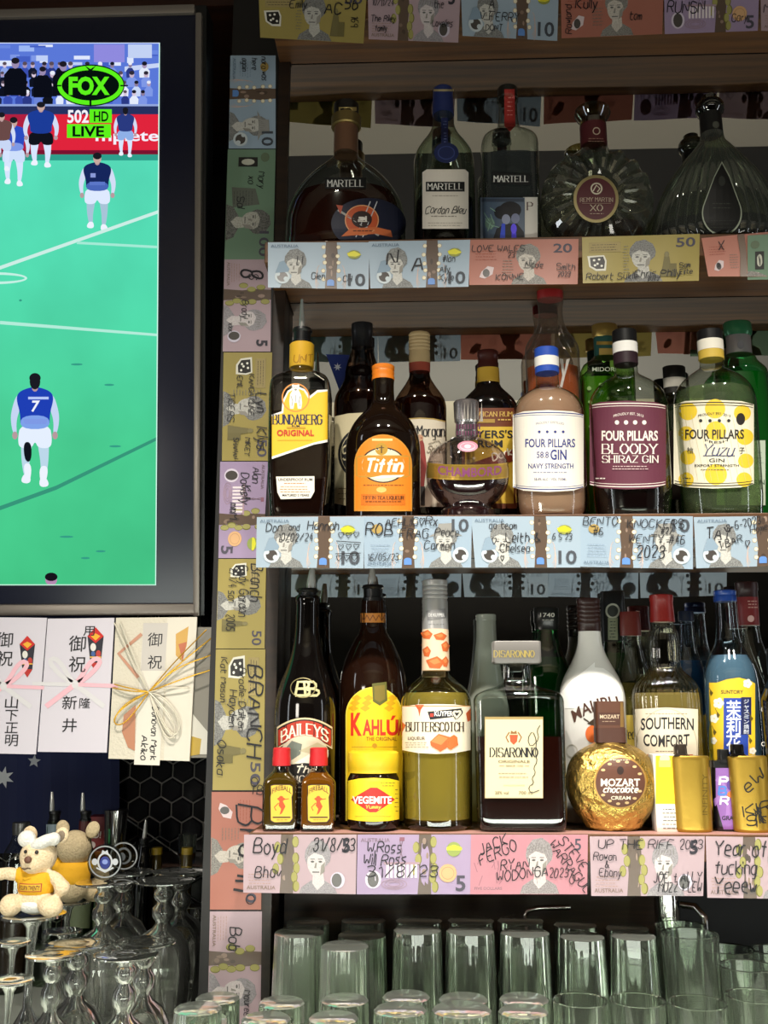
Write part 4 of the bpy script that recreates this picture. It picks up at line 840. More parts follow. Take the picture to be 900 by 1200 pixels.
a = Art(); a.poly([(577, 202), (622, 204), (621, 217), (576, 215)], M('#0e0e10')); a.roman('MARTELL', 579, 619, 213, 7, M('#dcdad4')); lab(b, 'name_label', a)
a = Art(); a.rect(613, 231, 630, 282, M('#cfc9bf', .6)); a.roman('P', 618, 624, 246, 9, M('#4a2a26')); lab(b, 'label', a)
a = Art(); a.rect(563, 231.5, 615, 285, M('#49586a', .35)); a.rect(564, 232.5, 614, 236.5, M('#2e3848')); a.ell(598, 246, 13, 10, M('#0d0e14'), 20); a.ell(588, 249, 9, 8, M('#12131a'), 18); a.poly([(576, 285), (582, 268), (592, 262), (606, 262), (614, 272), (614, 285)], M('#11131c'))
a.ell(593, 257, 5, 6, M('#8a8fa6'), 14); a.ell(604, 256, 5, 6, M('#777c98'), 14); a.poly([(585, 285), (588, 262), (592, 262), (592, 285)], M('#2b47c8')); a.poly([(599, 285), (600, 266), (604, 266), (606, 285)], M('#4030d8')); a.ell(602, 268, 3.5, 6, M('#5f49f0'), 12); a.ell(574, 262, 6, 7, M('#5c7468'), 12)
for k in range(8): a.line([(566+R.uniform(0, 16), 240+R.uniform(0, 30)), (568+R.uniform(0, 18), 246+R.uniform(0, 30))], .8, M('#7fa08c'))
lab(b, 'photo_card', a, off=.0012)
# round cut decanter: a disc with radiating facets
def cut_decanter():
    cx, Y = 699, .042; b = B(); b.Y, b.cx = Y, cx
    x = P(cx, 235, Y).x; b.x = x; b.root = empty('cognac_decanter', (x, Y, z1), 'round cut glass decanter with radiating facets and a maroon medallion', 'decanter'); b.s = {}
    for nm, mat, prof in (('stopper', thin('gold_glass', '#d8cf9c', '#6b5f35', .12), [(129, 12), (130, 20), (134, 21), (138, 19), (143, 15), (149, 15.5)]), ('neck_label', M('#4a151a', .45), [(148, 15.4), (172, 15.6)]), ('neck', pale_g, [(171, 13, 1, 2), (178, 17), (184, 20)])):
        rg = rings_of(prof, cx, Y, smooth=False); link(nm, loft_mesh(nm, x, Y, rg, 32), b.root, [mat], 35); b.s[nm] = Surf(x, Y, rg)
    cz = P(cx, 237, Y).z; rx = 65/SC(cx, 240, Y); top = P(cx, 177, Y).z-cz; bot = z1+.0006-cz
    n = 72; vs_, fs = [], []
    lv = [(.34, .0285, 0), (.42, .0305, 0), (.62, .029, 1), (.82, .024, 1), (.94, .016, 1), (1.0, .006, .5)]
    def pt(t, k, j):
        s_, dp, rb = lv[k]; c, q = cos(t), sin(t); ex = rx*1.0; rr = 1.0
        zmax = top if q > 0 else -bot*1.18
        xx, zz_ = ex*c*s_, zmax*q*s_
        zz_ = max(zz_, bot)
        g = rb*.0042*(1 if j % 4 in (0, 1) else -1)
        return xx, zz_, dp+g
    for side in (-1, 1):
        b0 = len(vs_)
        for k in range(len(lv)):
            for j in range(n):
                xx, zz_, dp = pt(2*pi*j/n, k, j); vs_.append((x+xx, Y+side*dp, cz+zz_))
        for k in range(len(lv)-1):
            for j in range(n):
                j2 = (j+1) % n; f_ = (b0+k*n+j, b0+k*n+j2, b0+(k+1)*n+j2, b0+(k+1)*n+j); fs.append(f_ if side < 0 else f_[::-1])
        fs.append(tuple(b0+j for j in range(n)) if side > 0 else tuple(b0+j for j in reversed(range(n))))
    o1, o2 = (len(lv)-1)*n, len(lv)*n+(len(lv)-1)*n
    for j in range(n): fs.append((o1+j, o1+(j+1) % n, o2+(j+1) % n, o2+j))
    me = bpy.data.meshes.new('body'); me.from_pydata(vs_, [], fs); link('body', me, b.root, [thin('cut_glass', '#e6e8d6', '#6d6d56', .12, power=1.5, milk=.07)], 12)
    zl = P(cx, 265, Y).z; rg = []
    for k in range(7):
        z = z1+.003+(zl-z1-.003)*k/6; q = (z-cz)/(-bot*1.18); h = rx*sqrt(max(.05, 1-q*q))*.93; rg.append((z, h, .017+.004*k/6, 2.4))
    link('liquid', loft_mesh('liquid', x, Y, rg, 40), b.root, [liquid('#260a06', .7, '#40100a')], 35)
    md = Flat((0, Y-.0335, 0), (0, -1, 0)); a = Art(); a.ell(698.5, 233, 26.5, 28, M('#8f8258', .35, .6), 40); a.ell(698.5, 233, 23, 24.5, M('#4c141b', .5), 36); a.ring(699, 221, 7, 7, 1.6, M('#c9bfa8'), 22); a.line([(695, 224), (699, 217), (703, 221), (700, 225)], 1.4, M('#c9bfa8'))
    a.roman('REMY MARTIN', 680, 718, 236, 4.6, M('#a58f7c'), arc=.6); a.roman('XO', 692, 706, 247, 7, M('#b5a48e')); a.small(690, 708, 250, 1, M('#a58f7c'), 1.5); a.rect(682, 238, 716, 238.6, M('#8c7464')); link('medallion', a.mesh('medallion', md, off=.0004), b.root)
    bm = loft_mesh('boss', 0, 0, [(-.0042, .0295, .0315, 2), (0, .029, .031, 2)], 40); bm.transform(Matrix.Rotation(pi/2, 4, 'X')); bm.transform(Matrix.Translation((P(698.5, 233, Y-.0335).x, Y-.0333, P(698.5, 233, Y-.0335).z))); link('boss', bm, b.root, [clear], 35)
    a = Art(); a.ring(699, 153.5, 4.5, 4.5, 1.2, M('#b9a58f'), 18); a.small(688, 710, 162, 2, M('#93705f'), 1.6, 3); link('neck_print', a.mesh('neck_print', b.s['neck_label'], off=.0003), b.root)
cut_decanter()
b = bottle('cognac_decanter', 'flared ribbed greenish decanter with a black teardrop label', 839, .045, 1,
 [('stopper', thin('smoky_glass', '#6c7264', '#1b1d18', .12), [(113, 6), (114, 9), (119, 9), (121, 14), (124, 16), (129, 16.5), (133, 15), (136, 12)]), ('neck_band', M('#0f0f0e', .4), [(135, 12.6), (158, 13)]),
  ('body', thin('ribbed_glass', '#b7c2a8', '#4c5540', .09, power=1.6, milk=.10), [(157, 12.5, 1, 2), (166, 14), (176, 22, .9), (190, 35, .75), (206, 48, .68), (224, 60, .6), (244, 69, .56), (262, 74, .52), (276, 76, .5), (284, 74, .5), (300, 62, .5)])], liq=(liquid('#20231a', .35, '#6b7058'), 266), seg=144, flute=(36, .045))
a = Art()
tear = [(846+23.5*sin(radians(t))*(1 if abs(t) < 120 else 1), 250+26*cos(radians(t))) for t in range(-110, 111, 10)]+[(855, 206), (846, 189), (837, 206)]
a.poly(tear, M('#9aa08c', .4)); a.poly([(846+(x_-846)*.94, 236+(y_-236)*.95) for x_, y_ in tear], M('#0b0c0b', .45)); a.ell(846, 212, 4, 6, M('#2e302b'), 14); a.small(834, 858, 238, 2, M('#343630'), 2, 5); a.small(832, 862, 258, 3, M('#2c2e29'), 1.6, 4); lab(b, 'teardrop_label', a, off=.0022)
a = Art(); a.ell(839, 146, 4, 4, M('#4f4f45'), 14); lab(b, 'neck_print', a, 'neck_band')

# ---- rum and gin shelf, rear row first
RY = .103
b = bottle('rum_bottle', 'dark spiced rum bottle with black cap and cream label with a black disc', 424, RY, 2, dz=.6, parts=
 [('cap', M('#121214', .3), [(379, 11), (380, 12.5), (390, 12.5), (391, 12), (406, 12), (408, 13)]),
  ('body', thin('dark_amber_glass', '#b09a88', '#2c1a12', .05), [(406, 12, 1, 2), (412, 13), (424, 17), (434, 19.5), (442, 20), (452, 24), (464, 30.5), (476, 32.5), (600, 32.5), (612, 32)])], liq=(liquid('#2e1009', .6, '#4a180a'), 431))
a = Art(); a.poly([(392, 488), (408, 484.5), (425, 483.5), (442, 484.5), (456, 488), (456, 590), (440, 593), (424, 594), (408, 593), (392, 590)], M('#d8cba4', .6)); a.ell(425, 532, 29, 31, ink2, 36); a.ring(425, 532, 26, 28, .8, M('#cfc29c'), 30); a.small(410, 440, 510, 1, M('#d8cba4'), 2.4)
a.hand('Sailor', 402, 540, 15, M('#d8cba4'), x1=448, wd=1.8, shear=.35, rot=-.4); a.small(396, 420, 572, 3, M('#8a7d5c'), 1.8, 6); lab(b, 'label', a)
b = bottle('rum_bottle', 'spiced rum bottle with ribbed cream cap and a cream pirate label', 492, RY, 2, dz=.6, parts=
 [('cap', M('#b29a70', .5), [(390, 11)]+[q for k in range(5) for q in ((392+k*4, 12.6), (394+k*4, 12.6), (395+k*4, 11.8))]+[(413, 12.4), (426, 12.6)]), ('neck_band', M('#8c3a2a', .5), [(426, 12.6), (436, 12.4)]),
  ('body', thin('dark_amber_glass', '#b09a88', '#2c1a12', .05), [(435, 11, 1, 2), (442, 12.5), (452, 18), (462, 25), (470, 29.5), (480, 31), (600, 31), (612, 30.5)])], liq=(liquid('#3a170b', .6, '#5c230c'), 468))
a = Art(); a.poly([(463, 494), (478, 491), (492, 490), (508, 491), (522, 494), (522, 594), (463, 594)], M('#ddd2bd', .6)); a.line([(463, 494), (478, 491), (492, 490), (508, 491), (522, 494)], 1.5, M('#b29552')); a.roman('Captain', 466, 490, 508, 9, ink2, wd=1.6); a.roman('Morgan', 489, 521, 511, 12, ink2, wd=2.0)
a.poly([(488, 516), (494, 512), (497, 520), (500, 545), (497, 570), (490, 572), (487, 545)], M('#8f2b24')); a.ell(492, 513, 4, 4, M('#c79a78'), 12); a.rect(488, 570, 498, 592, M('#2d2622')); a.hand('Spiced', 500, 530, 8, M('#7a6a58'), x1=520, shear=.4, wd=.8); a.line([(502, 520), (514, 516), (518, 522)], .8, M('#a29684')); a.small(502, 519, 540, 6, M('#98907f'), 1.6, 6); lab(b, 'label', a)
b = bottle('rum_bottle', 'black rum bottle with maroon cap, yellow collar and brown and yellow label', 573, RY, 2, dz=.6, parts=
 [('cap', M('#3d1612', .35), [(411, 10.5), (413, 12.3), (418, 12.3), (419, 11.7), (425, 11.7), (426, 12.3), (433, 12.3)]), ('collar', M('#c9a035', .5), [(432, 12.8), (449, 13.4)]),
  ('body', blackg, [(448, 12.5, 1, 2), (454, 15), (461, 22), (469, 29.5), (478, 33.5), (490, 34.5), (600, 34.5), (612, 34)])])
a = Art(); a.rect(541, 478, 606, 596, M('#6d3417', .6)); a.rect(545, 500, 602, 590, M('#d9b63c', .6)); a.roman('JAMAICAN RUM', 547, 600, 488, 5.5, M('#d9b25c')); a.rect(549, 491, 580, 495.5, M('#b08a3a')); a.small(582, 600, 491, 1, M('#d9b25c'), 3); a.text("MYERS'S", 547, 601, 513, 9, ink2, .03); a.text('RUM', 560, 589, 524, 8.5, ink2, .03)
a.poly([(545, 545), (602, 526), (602, 540), (545, 560)], M('#7a2d18')); a.hand('Dark', 578, 540, 9, M('#efe6d0'), x1=601, rot=-.3, wd=1.6); a.ell(572, 572, 22, 9, M('#8a4a1d'), 24); a.small(556, 592, 571, 2, M('#e3c46a'), 2, 4); lab(b, 'label', a)
b = bottle('cocktail_bottle', 'tall clear carafe with red cap holding orange liquor', 646, RY, 2, dz=.6, parts=
 [('cap', M('#8a1d1f', .4), [(338, 14), (339, 15.2), (351, 15.2), (352, 14.5)]),
  ('body', thin('frosted_carafe', '#e6ddd4', '#8d847a', .06, milk=.09), [(351, 15.2, 1, 2), (355, 15.4), (359, 14.4), (368, 14), (378, 15), (388, 19), (398, 26), (406, 30.5), (414, 31.8), (600, 31.8), (612, 31)])], liq=(liquid('#e2742c', .75, '#d9702c'), 432))
a = Art(); a.poly([(656, 420), (660, 421), (661, 436), (664, 421), (668, 420), (662, 441), (658, 458), (655, 458), (659, 440)], M('#d9d2ca')); lab(b, 'mark', a)
b = bottle('melon_liqueur_bottle', 'green textured bottle with gold cap and teal neck behind the maroon label', 711, RY, 2, dz=.6, parts=
 [('cap', M('#a58d4e', .3, .7), [(381, 14), (382, 15), (395, 15), (396, 14)]), ('neck_sleeve', M('#2e5c55', .35, .3), [(395, 13), (398, 13.6), (412, 13.6), (420, 14)]),
  ('body', thin('lime_glass', '#c2e39a', '#4c7a36', .06), [(418, 14, 1, 2), (424, 20, 1, 3), (430, 28, 1, 4), (438, 31, .8, 5), (600, 31, .8, 5), (612, 30, .8, 5)])], liq=(liquid('#7dae3e', .65, '#8fc04a'), 445))
a = Art(); a.text('MIDORI', 694, 722, 435, 5, M('#dfe8cf'), .02); 
for k in range(26): a.ell(R.uniform(684, 738), R.uniform(446, 500), R.uniform(1.5, 4), R.uniform(1, 2.6), M('#86ab5e'), 8)
lab(b, 'print', a); a = Art(); a.rect(699, 400, 723, 404, M('#b79a4e', .3, .7)); a.rect(702, 408, 720, 416, M('#c4a65a', .4, .4)); lab(b, 'neck_print', a, 'neck_sleeve')
b = bottle('gin_bottle', 'small dark bottle with black cap and white band between two large gin bottles', 793, RY, 2, dz=.6, parts=
 [('cap', M('#101011', .35), [(430, 12.2), (431, 13.2), (444, 13.2)]), ('cap_band', M('#c9c3b8', .6), [(444, 13.2), (455, 13.2)]), ('neck_sleeve', M('#17130f', .4), [(455, 13), (462, 13)]),
  ('body', pale_g, [(461, 12, 1, 2), (468, 15), (476, 21), (486, 24), (600, 24), (612, 23.5)])], liq=(liquid('#2c3a22', .45, '#6d8654'), 480))
a = Art(); a.rect(772, 505, 814, 585, M('#30151d', .6)); lab(b, 'label', a)
b = bottle('gin_bottle', 'emerald green bottle with silver neck band and green cap, far right', 868, RY, 2, dz=.6, parts=
 [('cap', M('#2f6b48', .25, .3), [(378, 15), (380, 16.5), (391, 16.5), (394, 15)]), ('neck_band', M('#b3b0b2', .3, .6), [(392, 13), (394, 14.2), (414, 14.6), (416, 14.6)]),
  ('body', thin('emerald_glass', '#7fd69c', '#0f4a2a', .10), [(415, 14.5, 1, 2), (418, 18), (423, 20), (428, 25), (434, 29.5, 1, 2.2), (442, 31), (600, 31, 1, 2.2), (612, 30)])], liq=(liquid('#1f9148', .6, '#2fb45c'), 440))
a = Art(); a.ell(868, 404, 4, 5, M('#7f7c80'), 14); lab(b, 'neck_print', a, 'neck_band'); a = Art(); a.rect(840, 516, 897, 592, M('#bcc9b4', .6)); a.text('DRY GIN', 862, 896, 568, 6, M('#3c5a44'), .02); a.small(868, 895, 530, 4, M('#7d9480'), 1.8, 6); lab(b, 'label', a)
# front row
FY = .038
b = bottle('rum_bottle', 'rectangular dark rum bottle with slanted yellow label and steel pourer', 353, .032, 2,
 [('collar', M('#d9a826', .5), [(404, 13.5), (405, 14.4), (431, 14.4), (432, 14)]),
  ('body', thin('smoke_glass', '#d9d6cf', '#4a4038', .06), [(431, 12.5, 1, 2), (437, 14, 1, 2.5), (441, 24, .8, 4), (446, 31, .75, 6), (454, 34.5, .75, 7), (470, 35.2, .75, 8), (560, 35.2, .75, 8), (590, 33, .75, 8), (603, 32, .75, 8)])], liq=(liquid('#24100a', .75, '#38160b'), 488))
pourer(b, 351, (386, 405, 12), 354)
a = Art(); a.hand('UNIT', 344, 424, 9, M('#a8781a'), x1=366, jit=.4); lab(b, 'collar_print', a, 'collar')
yl = M('#e3b72a', .5); a = Art()
a.poly([(318.6, 538), (318.6, 486), (330, 482), (331, 470), (337, 458), (347, 452), (357, 456), (363, 464), (372, 457), (384, 456.5), (384, 518), (368, 521)], white_l); a.poly([(318.6, 535), (318.6, 488), (332, 484), (333, 471), (338, 460), (347, 454.5), (356, 458), (362, 468), (372, 460), (384, 458.5), (384, 515), (368, 518.5)], yl)
a.ring(346.5, 466, 16.5, 17, 1.6, M('#d8893a'), 32); a.poly([(340, 479), (339, 470), (340, 462), (343, 457), (350, 457), (353, 463), (354, 472), (353, 479), (349, 479), (348, 472), (345, 472), (344, 479)], white_l); a.ell(346.5, 455, 4.2, 4, white_l, 14); a.ell(343.4, 451.8, 1.4, 1.4, white_l, 8); a.ell(349.6, 451.8, 1.4, 1.4, white_l, 8); bg_ = M('#8f8a82', .6)
a.ell(346.5, 456.6, 1.6, 1.2, bg_, 8); a.ell(345, 454, .6, .6, ink2, 6); a.ell(348, 454, .6, .6, ink2, 6); a.line([(341, 464), (343, 470), (342, 476)], .7, bg_); a.line([(352, 464), (350.5, 470), (351.5, 476)], .7, bg_); a.line([(346.5, 463), (346.5, 471)], .6, bg_)
a.roman('BUNDABERG', 320, 377, 497, 11, M('#1f2340'), wd=2.6); a.rect(336, 500, 358, 501.8, M('#c4962a')); a.text('RUM', 342, 351, 500.8, 3, ink2, .03); a.text('ORIGINAL', 324.5, 368, 510.5, 7, M('#c03020'), .045); a.rect(325, 515.5, 366, 516, M('#b8902a')); lab(b, 'label', a)
a = Art(); a.poly([(323.5, 558.5), (368.5, 558), (368.5, 576), (364, 584), (329, 585), (325, 577)], M('#e6ddd0', .6)); a.text('UNDERPROOF RUM', 326, 366, 563.5, 3.2, ink2, .03); a.small(332, 360, 566, 1, M('#b8763a'), 1.8); a.small(328, 364, 570, 3, M('#c08a4a'), 1.3, 3); a.text('MATURED 2 YEARS', 331, 362, 581.5, 2.6, ink2, .02); lab(b, 'lower_label', a)
b = bottle('tea_liqueur_bottle', 'dark round-shouldered bottle with orange cap and arched orange label', 449, .0425, 2, dz=.9, parts=
 [('cap', M('#e07a1c', .4), [(429, 12), (430, 13.3), (434, 13.3), (435, 12.6), (438, 13.3), (440, 12.6), (443, 13.3), (446, 13.3)]),
  ('body', M('#120a06', .06, spec=.7), [(445, 13, 1, 2), (452, 12.6), (466, 13), (474, 15), (482, 21), (490, 29), (500, 36.5), (512, 41.5), (526, 43.8, .92), (540, 44, .92), (604, 44, .92)])])
og = M('#dd7d17', .5); a = Art(); arch = lambda m: [(449+(34-m)*cos(radians(t)), 545-(36-m)*sin(radians(t))) for t in range(0, 181, 10)]
a.poly([(483, 599)]+arch(0)+[(415, 599)], M('#c9882c', .5)); a.poly([(481.5, 597.5)]+arch(1.5)+[(416.5, 597.5)], og); a.ell(449, 545, 27, 21, M('#30231a'), 32); a.ell(449, 545, 25, 19.5, M('#d8cfae'), 32)
a.ell(447, 526, 7.5, 7.5, M('#b98e35', .4, .3), 20); a.rect(446.4, 522, 447.8, 531, M('#4a3516')); a.rect(444, 524, 450, 525, M('#4a3516')); a.rect(436, 514, 460, 516.5, M('#e8cf8a'))
a.poly([(417, 536), (421, 533.5), (477, 533.5), (481, 536), (481, 557), (477, 559.5), (421, 559.5), (417, 557)], M('#b9862e', .45)); a.rect(419, 535.5, 479, 557.5, og); a.hand('Tiffin', 427, 553, 15, M('#f4edd6'), x1=470, wd=2.9, shear=.25, jit=.1); a.poly([(433, 560), (448, 557), (474, 556.5), (470, 559), (444, 561)], M('#f0e6cf'))
a.small(424, 476, 568, 1, M('#8a4a12'), 2); a.ell(447, 574, 6, 3.4, M('#d9b060'), 16); a.rect(423, 579, 475, 592, M('#c9690f')); a.roman('TIFFIN TEA LIQUEUR', 425, 473, 585, 3.6, M('#4a220a')); a.small(427, 471, 587, 1, M('#7c3c0c'), 1.6); lab(b, 'label', a)
b = bottle('raspberry_liqueur_bottle', 'round orb bottle of plum liqueur with silver crown cap and gold belt', 548, .042, 2, dz=.76, parts=
 [('crown_cap', M('#8d8788', .25, .8), [(470, 13), (472, 15), (494, 14.4), (496, 12.8), (511, 13.4), (514, 12)]),
  ('body', plum_g, [(512, 12, 1, 2), (515, 18), (519, 27), (525, 36), (533, 43), (543, 47), (554, 48.5), (566, 47.5), (577, 43), (586, 36), (592, 29), (596, 28), (599, 32), (605, 33)])], liq=(liquid('#2a0a10', .88, '#4a1420'), 563))
a = Art()
for k in range(8): a.poly([(534.5+k*4, 494), (536.4+k*4, 471), (538+k*4, 494)], M('#dcd8d6', .2, .8))
for k in range(9): a.rect(534.5+k*3.3, 497, 536.3+k*3.3, 503, M('#5a2f48', .4)); a.rect(535+k*3.3, 505, 536.6+k*3.3, 510, M('#6b3a55', .4))
lab(b, 'crown_points', a, 'crown_cap')
a = Art(); gl_ = M('#b5953f', .3, .7); pts = lambda y, s_: [(548+48*sin(radians(t)), y+s_*cos(radians(t))) for t in range(-84, 85, 12)]
a.add(pts(541, 3.5)+pts(559, 3.5), [(k, k+1, 15+k+1, 15+k) for k in range(14)], gl_); a.add(pts(542.6, 3.5)+pts(557.4, 3.5), [(k, k+1, 15+k+1, 15+k) for k in range(14)], M('#9a7c36', .35, .6))
a.text('CHAMBORD', 513, 588, 558.5, 10.5, M('#7a3d66', .4), .04, arc=-3.2); lab(b, 'belt', a, off=.0008)
a = Art(); a.ell(548, 523, 12, 6.5, M('#b5788a', .5), 24); a.ring(548, 523, 9, 4.6, 1, M('#d8a8b4'), 20); a.ell(548, 523, 4, 2.4, M('#dcb4be'), 12); lab(b, 'seal', a)
def gin(cx, Y, lab_, capm, bandm, lowm, prof, caps, liq, glass=clear, dz=.86):
    c0_, c1_, c2_, c3_, hw = caps
    return bottle('gin_bottle', lab_, cx, Y, 2, [('cap', capm, [(c0_, hw-1), (c0_+1, hw), (c1_, hw)]), ('cap_band', bandm, [(c1_, hw+.3), (c2_, hw+.3)]), ('neck_sleeve', lowm, [(c2_, hw), (c3_, hw)]), ('body', glass, prof)], liq, dz=dz)
b = gin(642.5, .042, 'clear gin bottle with royal blue cap and white label printed in blue', M('#2a4fae', .35), white_l, M('#2a4fae', .35), [(437, 12.6, 1, 2), (441, 13.4), (453, 13.6), (457, 18), (462, 27), (469, 35), (478, 40), (488, 41.5), (500, 41.8), (580, 41.8), (595, 41, 1), (604, 39)], (409, 420, 431, 438, 14), (liquid('#e0b298', .5, '#e8bfa6'), 459))
nb = M('#2b3478', .6); a = Art(); a.poly([(601, 486), (614, 482), (642, 480.5), (671, 482), (684, 486), (684, 571), (671, 575), (642, 576.5), (614, 575), (601, 571)], M('#e3dccf', .6))
def rules(a, cx, hw, y, s_, m, wd): a.line([(cx+hw*sin(radians(t)), y+s_*(1-cos(radians(t)))*4) for t in range(-78, 79, 12)], wd, m)
rules(a, 642.5, 41.8, 483.5, 1, nb, 1.2); rules(a, 642.5, 41.8, 486, 1, nb, .6); rules(a, 642.5, 41.8, 573.5, -1, nb, 1.2); rules(a, 642.5, 41.8, 571, -1, nb, .6)
a.text('PROUDLY DISTILLED', 628, 661, 496, 2.6, M('#6a6c8c'), .01, arc=2); dots(a, 632, 660, 506, 4, 1.7, nb); a.text('FOUR PILLARS', 615.5, 674, 524, 10, nb, .035); a.text('58.8', 629, 643, 536.5, 7.5, nb, .02); a.text('GIN', 645, 664, 538.5, 12, nb, .045); a.text('NAVY STRENGTH', 619, 672, 549, 6, nb, .03); a.small(624, 668, 553, 1, M('#7c7c98'), 2); a.text('58.8% ALC / VOL 700ML', 626, 664, 563, 3, M('#55587e'), .01); lab(b, 'label', a)
b = gin(735.5, .044, 'clear gin bottle with maroon label, black cap and dark liquor low inside', M('#121213', .35), white_l, M('#2c1a22', .4), [(427, 13, 1, 2), (438, 13.6), (443, 19), (449, 29), (457, 38), (466, 43), (476, 45), (488, 45.4), (580, 45.2), (604, 43)], (388, 403, 415, 428, 14.2), (liquid('#14090a', .75, '#2c1012'), 552))
mr = M('#5d2438', .6); wl = M('#e6dcd2', .6); a = Art(); a.poly([(691, 475), (704, 471), (735, 469.5), (767, 471), (780.5, 475), (780.5, 568), (767, 572), (735, 573.5), (704, 572), (691, 568)], mr)
for y_, s_, w_ in ((472.5, 1, 1.1), (475.5, 1, .7), (570.5, -1, 1.1), (567.5, -1, .7)): rules(a, 735.5, 45.2, y_, s_, wl, w_)
a.text('PROUDLY EST. 2013', 719, 754, 486, 3, wl, .01, arc=3); dots(a, 723, 755, 495, 4, 2.6, wl); a.text('FOUR PILLARS', 705, 771, 516, 11.5, wl, .05); a.roman('BLOODY', 706, 770, 531.5, 11, wl, wd=2.2); a.roman('SHIRAZ GIN', 706, 771, 542, 8, wl, wd=1.7); a.small(717, 762, 546, 2, M('#c9b0ae'), 1.8, 3); a.small(697, 711, 560, 1, wl, 2.4); lab(b, 'label', a)
b = gin(836.5, .046, 'clear gin bottle with yellow spotted citrus label, black cap and yellow collar', M('#121213', .35), M('#e9e2d2', .6), M('#cfae45', .5), [(421, 13.6, 1, 2), (431, 14.2), (436, 21), (443, 31), (452, 40), (462, 45), (473, 47), (486, 47.4), (580, 47), (604, 45)], (388, 400, 412, 422, 14.6), (liquid('#a8b890', .16, '#d3e2bc'), 460))
cr_ = M('#e4dcc4', .6); yy = M('#e0bf2e', .6); a = Art(); a.poly([(789.5, 474), (803, 470), (836, 468.5), (869, 470), (883.5, 474), (883.5, 567), (869, 571), (836, 572.5), (803, 571), (789.5, 567)], cr_)
for x_, y_, r_ in ((806, 482, 11), (838, 478, 12), (870, 484, 10), (804, 508, 9), (839, 505, 12), (873, 512, 10), (806, 536, 9), (839, 556, 13), (874, 540, 9), (804, 562, 9), (872, 562, 9)): a.ell(x_, min(max(y_, 479), 563), r_, min(r_*.95, min(y_, 1e9)-466 if y_ < 486 else 571-y_ if y_ > 558 else r_), yy, 24)
for k in range(-6, 13): a.line([(794+k*8, 486), (810+k*8, 564)], .35, M('#c9b98a')) if 792 < 794+k*8 < 868 else None
for y_, s_, w_ in ((471.5, 1, 1.2), (474.5, 1, .8), (569.5, -1, 1.2), (566.5, -1, .8)): rules(a, 836.5, 47, y_, s_, M('#3a3420'), w_)
a.text('PROUDLY EST. 2013', 818, 856, 486, 3, ink2, .01, arc=3); dots(a, 821, 854, 493, 4, 2, ink2); a.ell(868, 491, 5.2, 7, M('#241d16'), 20); a.text('FOUR PILLARS', 803, 872, 514, 11, M('#26221f'), .035); a.text('FRESH', 826, 853, 520, 3, ink2, .01, arc=-3)
a.hand('Yuzu', 822, 534, 14, M('#3a3f66'), x1=858, wd=1.4, shear=.35, jit=.2); a.rect(824, 533.6, 861, 534.6, M('#3a3f66')); a.text('GIN', 831, 849, 541.5, 4.4, ink2, .01); a.text('EXPORT STRENGTH', 814, 866, 547, 3, ink2, .02); a.small(820, 858, 550, 1, M('#6a6248'), 1.6); a.text('柚', 805, 812, 531, 6, M('#4a4436')); a.text('子', 866, 873, 531, 6, M('#4a4436')); a.small(797, 811, 560, 1, ink2, 2); lab(b, 'label', a)
# pennant hanging on the mirror
pe = vplane(D1-.0012); a = Art(); a.poly([(382, 415), (411, 416), (400, 464)], M('#273a86', .7)); star(a, 395.5, 430, 5, 2, 7, M('#e3e4ea', .7)); o = link('pennant', a.mesh('pennant', pe, off=0)); recentre(o); tag(o, 'small blue pennant with a white star hanging behind the rum bottles', 'pennant')
# ---- lowest shelf, rear row first
b = bottle('liqueur_bottle', 'frosted pale green bottle without cap behind the square decanter', 571, .116, 3, dz=.75, parts=
 [('rim', frost, [(720, 11), (721, 12), (727, 12), (728, 11.4)]), ('body', frost, [(727, 11.6, 1, 2), (745, 12), (760, 13.5), (780, 16), (800, 19), (820, 23), (835, 25), (960, 25), (972, 24)])])
b = bottle('liqueur_bottle', 'dark green bottle with printed black cap behind the square decanter', 642, .132, 3, dz=.48, parts=
 [('cap', M('#111312', .3), [(712, 13.6), (713, 14.8), (730, 14.8), (731, 13.6), (738, 13.6)]), ('body', green_g, [(737, 12.6, 1, 2), (745, 13.6), (758, 16), (772, 21), (784, 25.5), (796, 27), (960, 27), (972, 26)])], liq=(liquid('#1f7238', .6, '#1f7238'), 770))
a = Art(); a.text('1740', 633, 650, 723, 5, M('#c9c7bd'), .02); a.small(634, 651, 726, 1, M('#a5a39a'), 1.8); lab(b, 'cap_print', a, 'cap')
b = bottle('liqueur_bottle', 'green bottle with long black cap sleeve and round silver seal', 722, .139, 3, dz=.4, parts=
 [('cap', M('#0d0e0d', .3), [(693, 12.6), (694, 14), (712, 14), (716, 14.6), (752, 15)]), ('body', green_g, [(751, 14, 1, 2), (764, 16), (780, 20), (796, 22.5), (812, 23), (960, 23), (972, 22)])], liq=(liquid('#226a2e', .6, '#226a2e'), 765))
a = Art(); a.ell(718, 716, 9, 9, M('#20241f', .4), 22); a.ring(718, 716, 8.6, 9, 2.2, M('#a7a898', .35, .5), 24); a.rect(712.5, 724, 724, 750, M('#6a6f58', .45)); a.small(714, 722, 728, 6, M('#2b2e22'), 2, 3.6); lab(b, 'seal', a, 'cap', off=.0006)
b = bottle('liqueur_bottle', 'clear bottle with red-brown cap between the green sealed bottle and the fluted one', 742, .118, 3, dz=.4, parts=
 [('cap', M('#571d18', .35), [(717, 11), (718, 12), (728, 12), (729, 12.4), (745, 12.4)]), ('body', clear, [(744, 10.8, 1, 2), (755, 11.5), (770, 14), (785, 18), (800, 22), (820, 24), (960, 24), (972, 23)])], liq=(liquid('#9a8a4a', .4, '#c9ba80'), 800))
a = Art(); a.rect(728, 838, 764, 900, M('#c9b04a', .6)); a.roman('Pear', 730, 748, 866, 12, ink2, wd=2); lab(b, 'label', a)
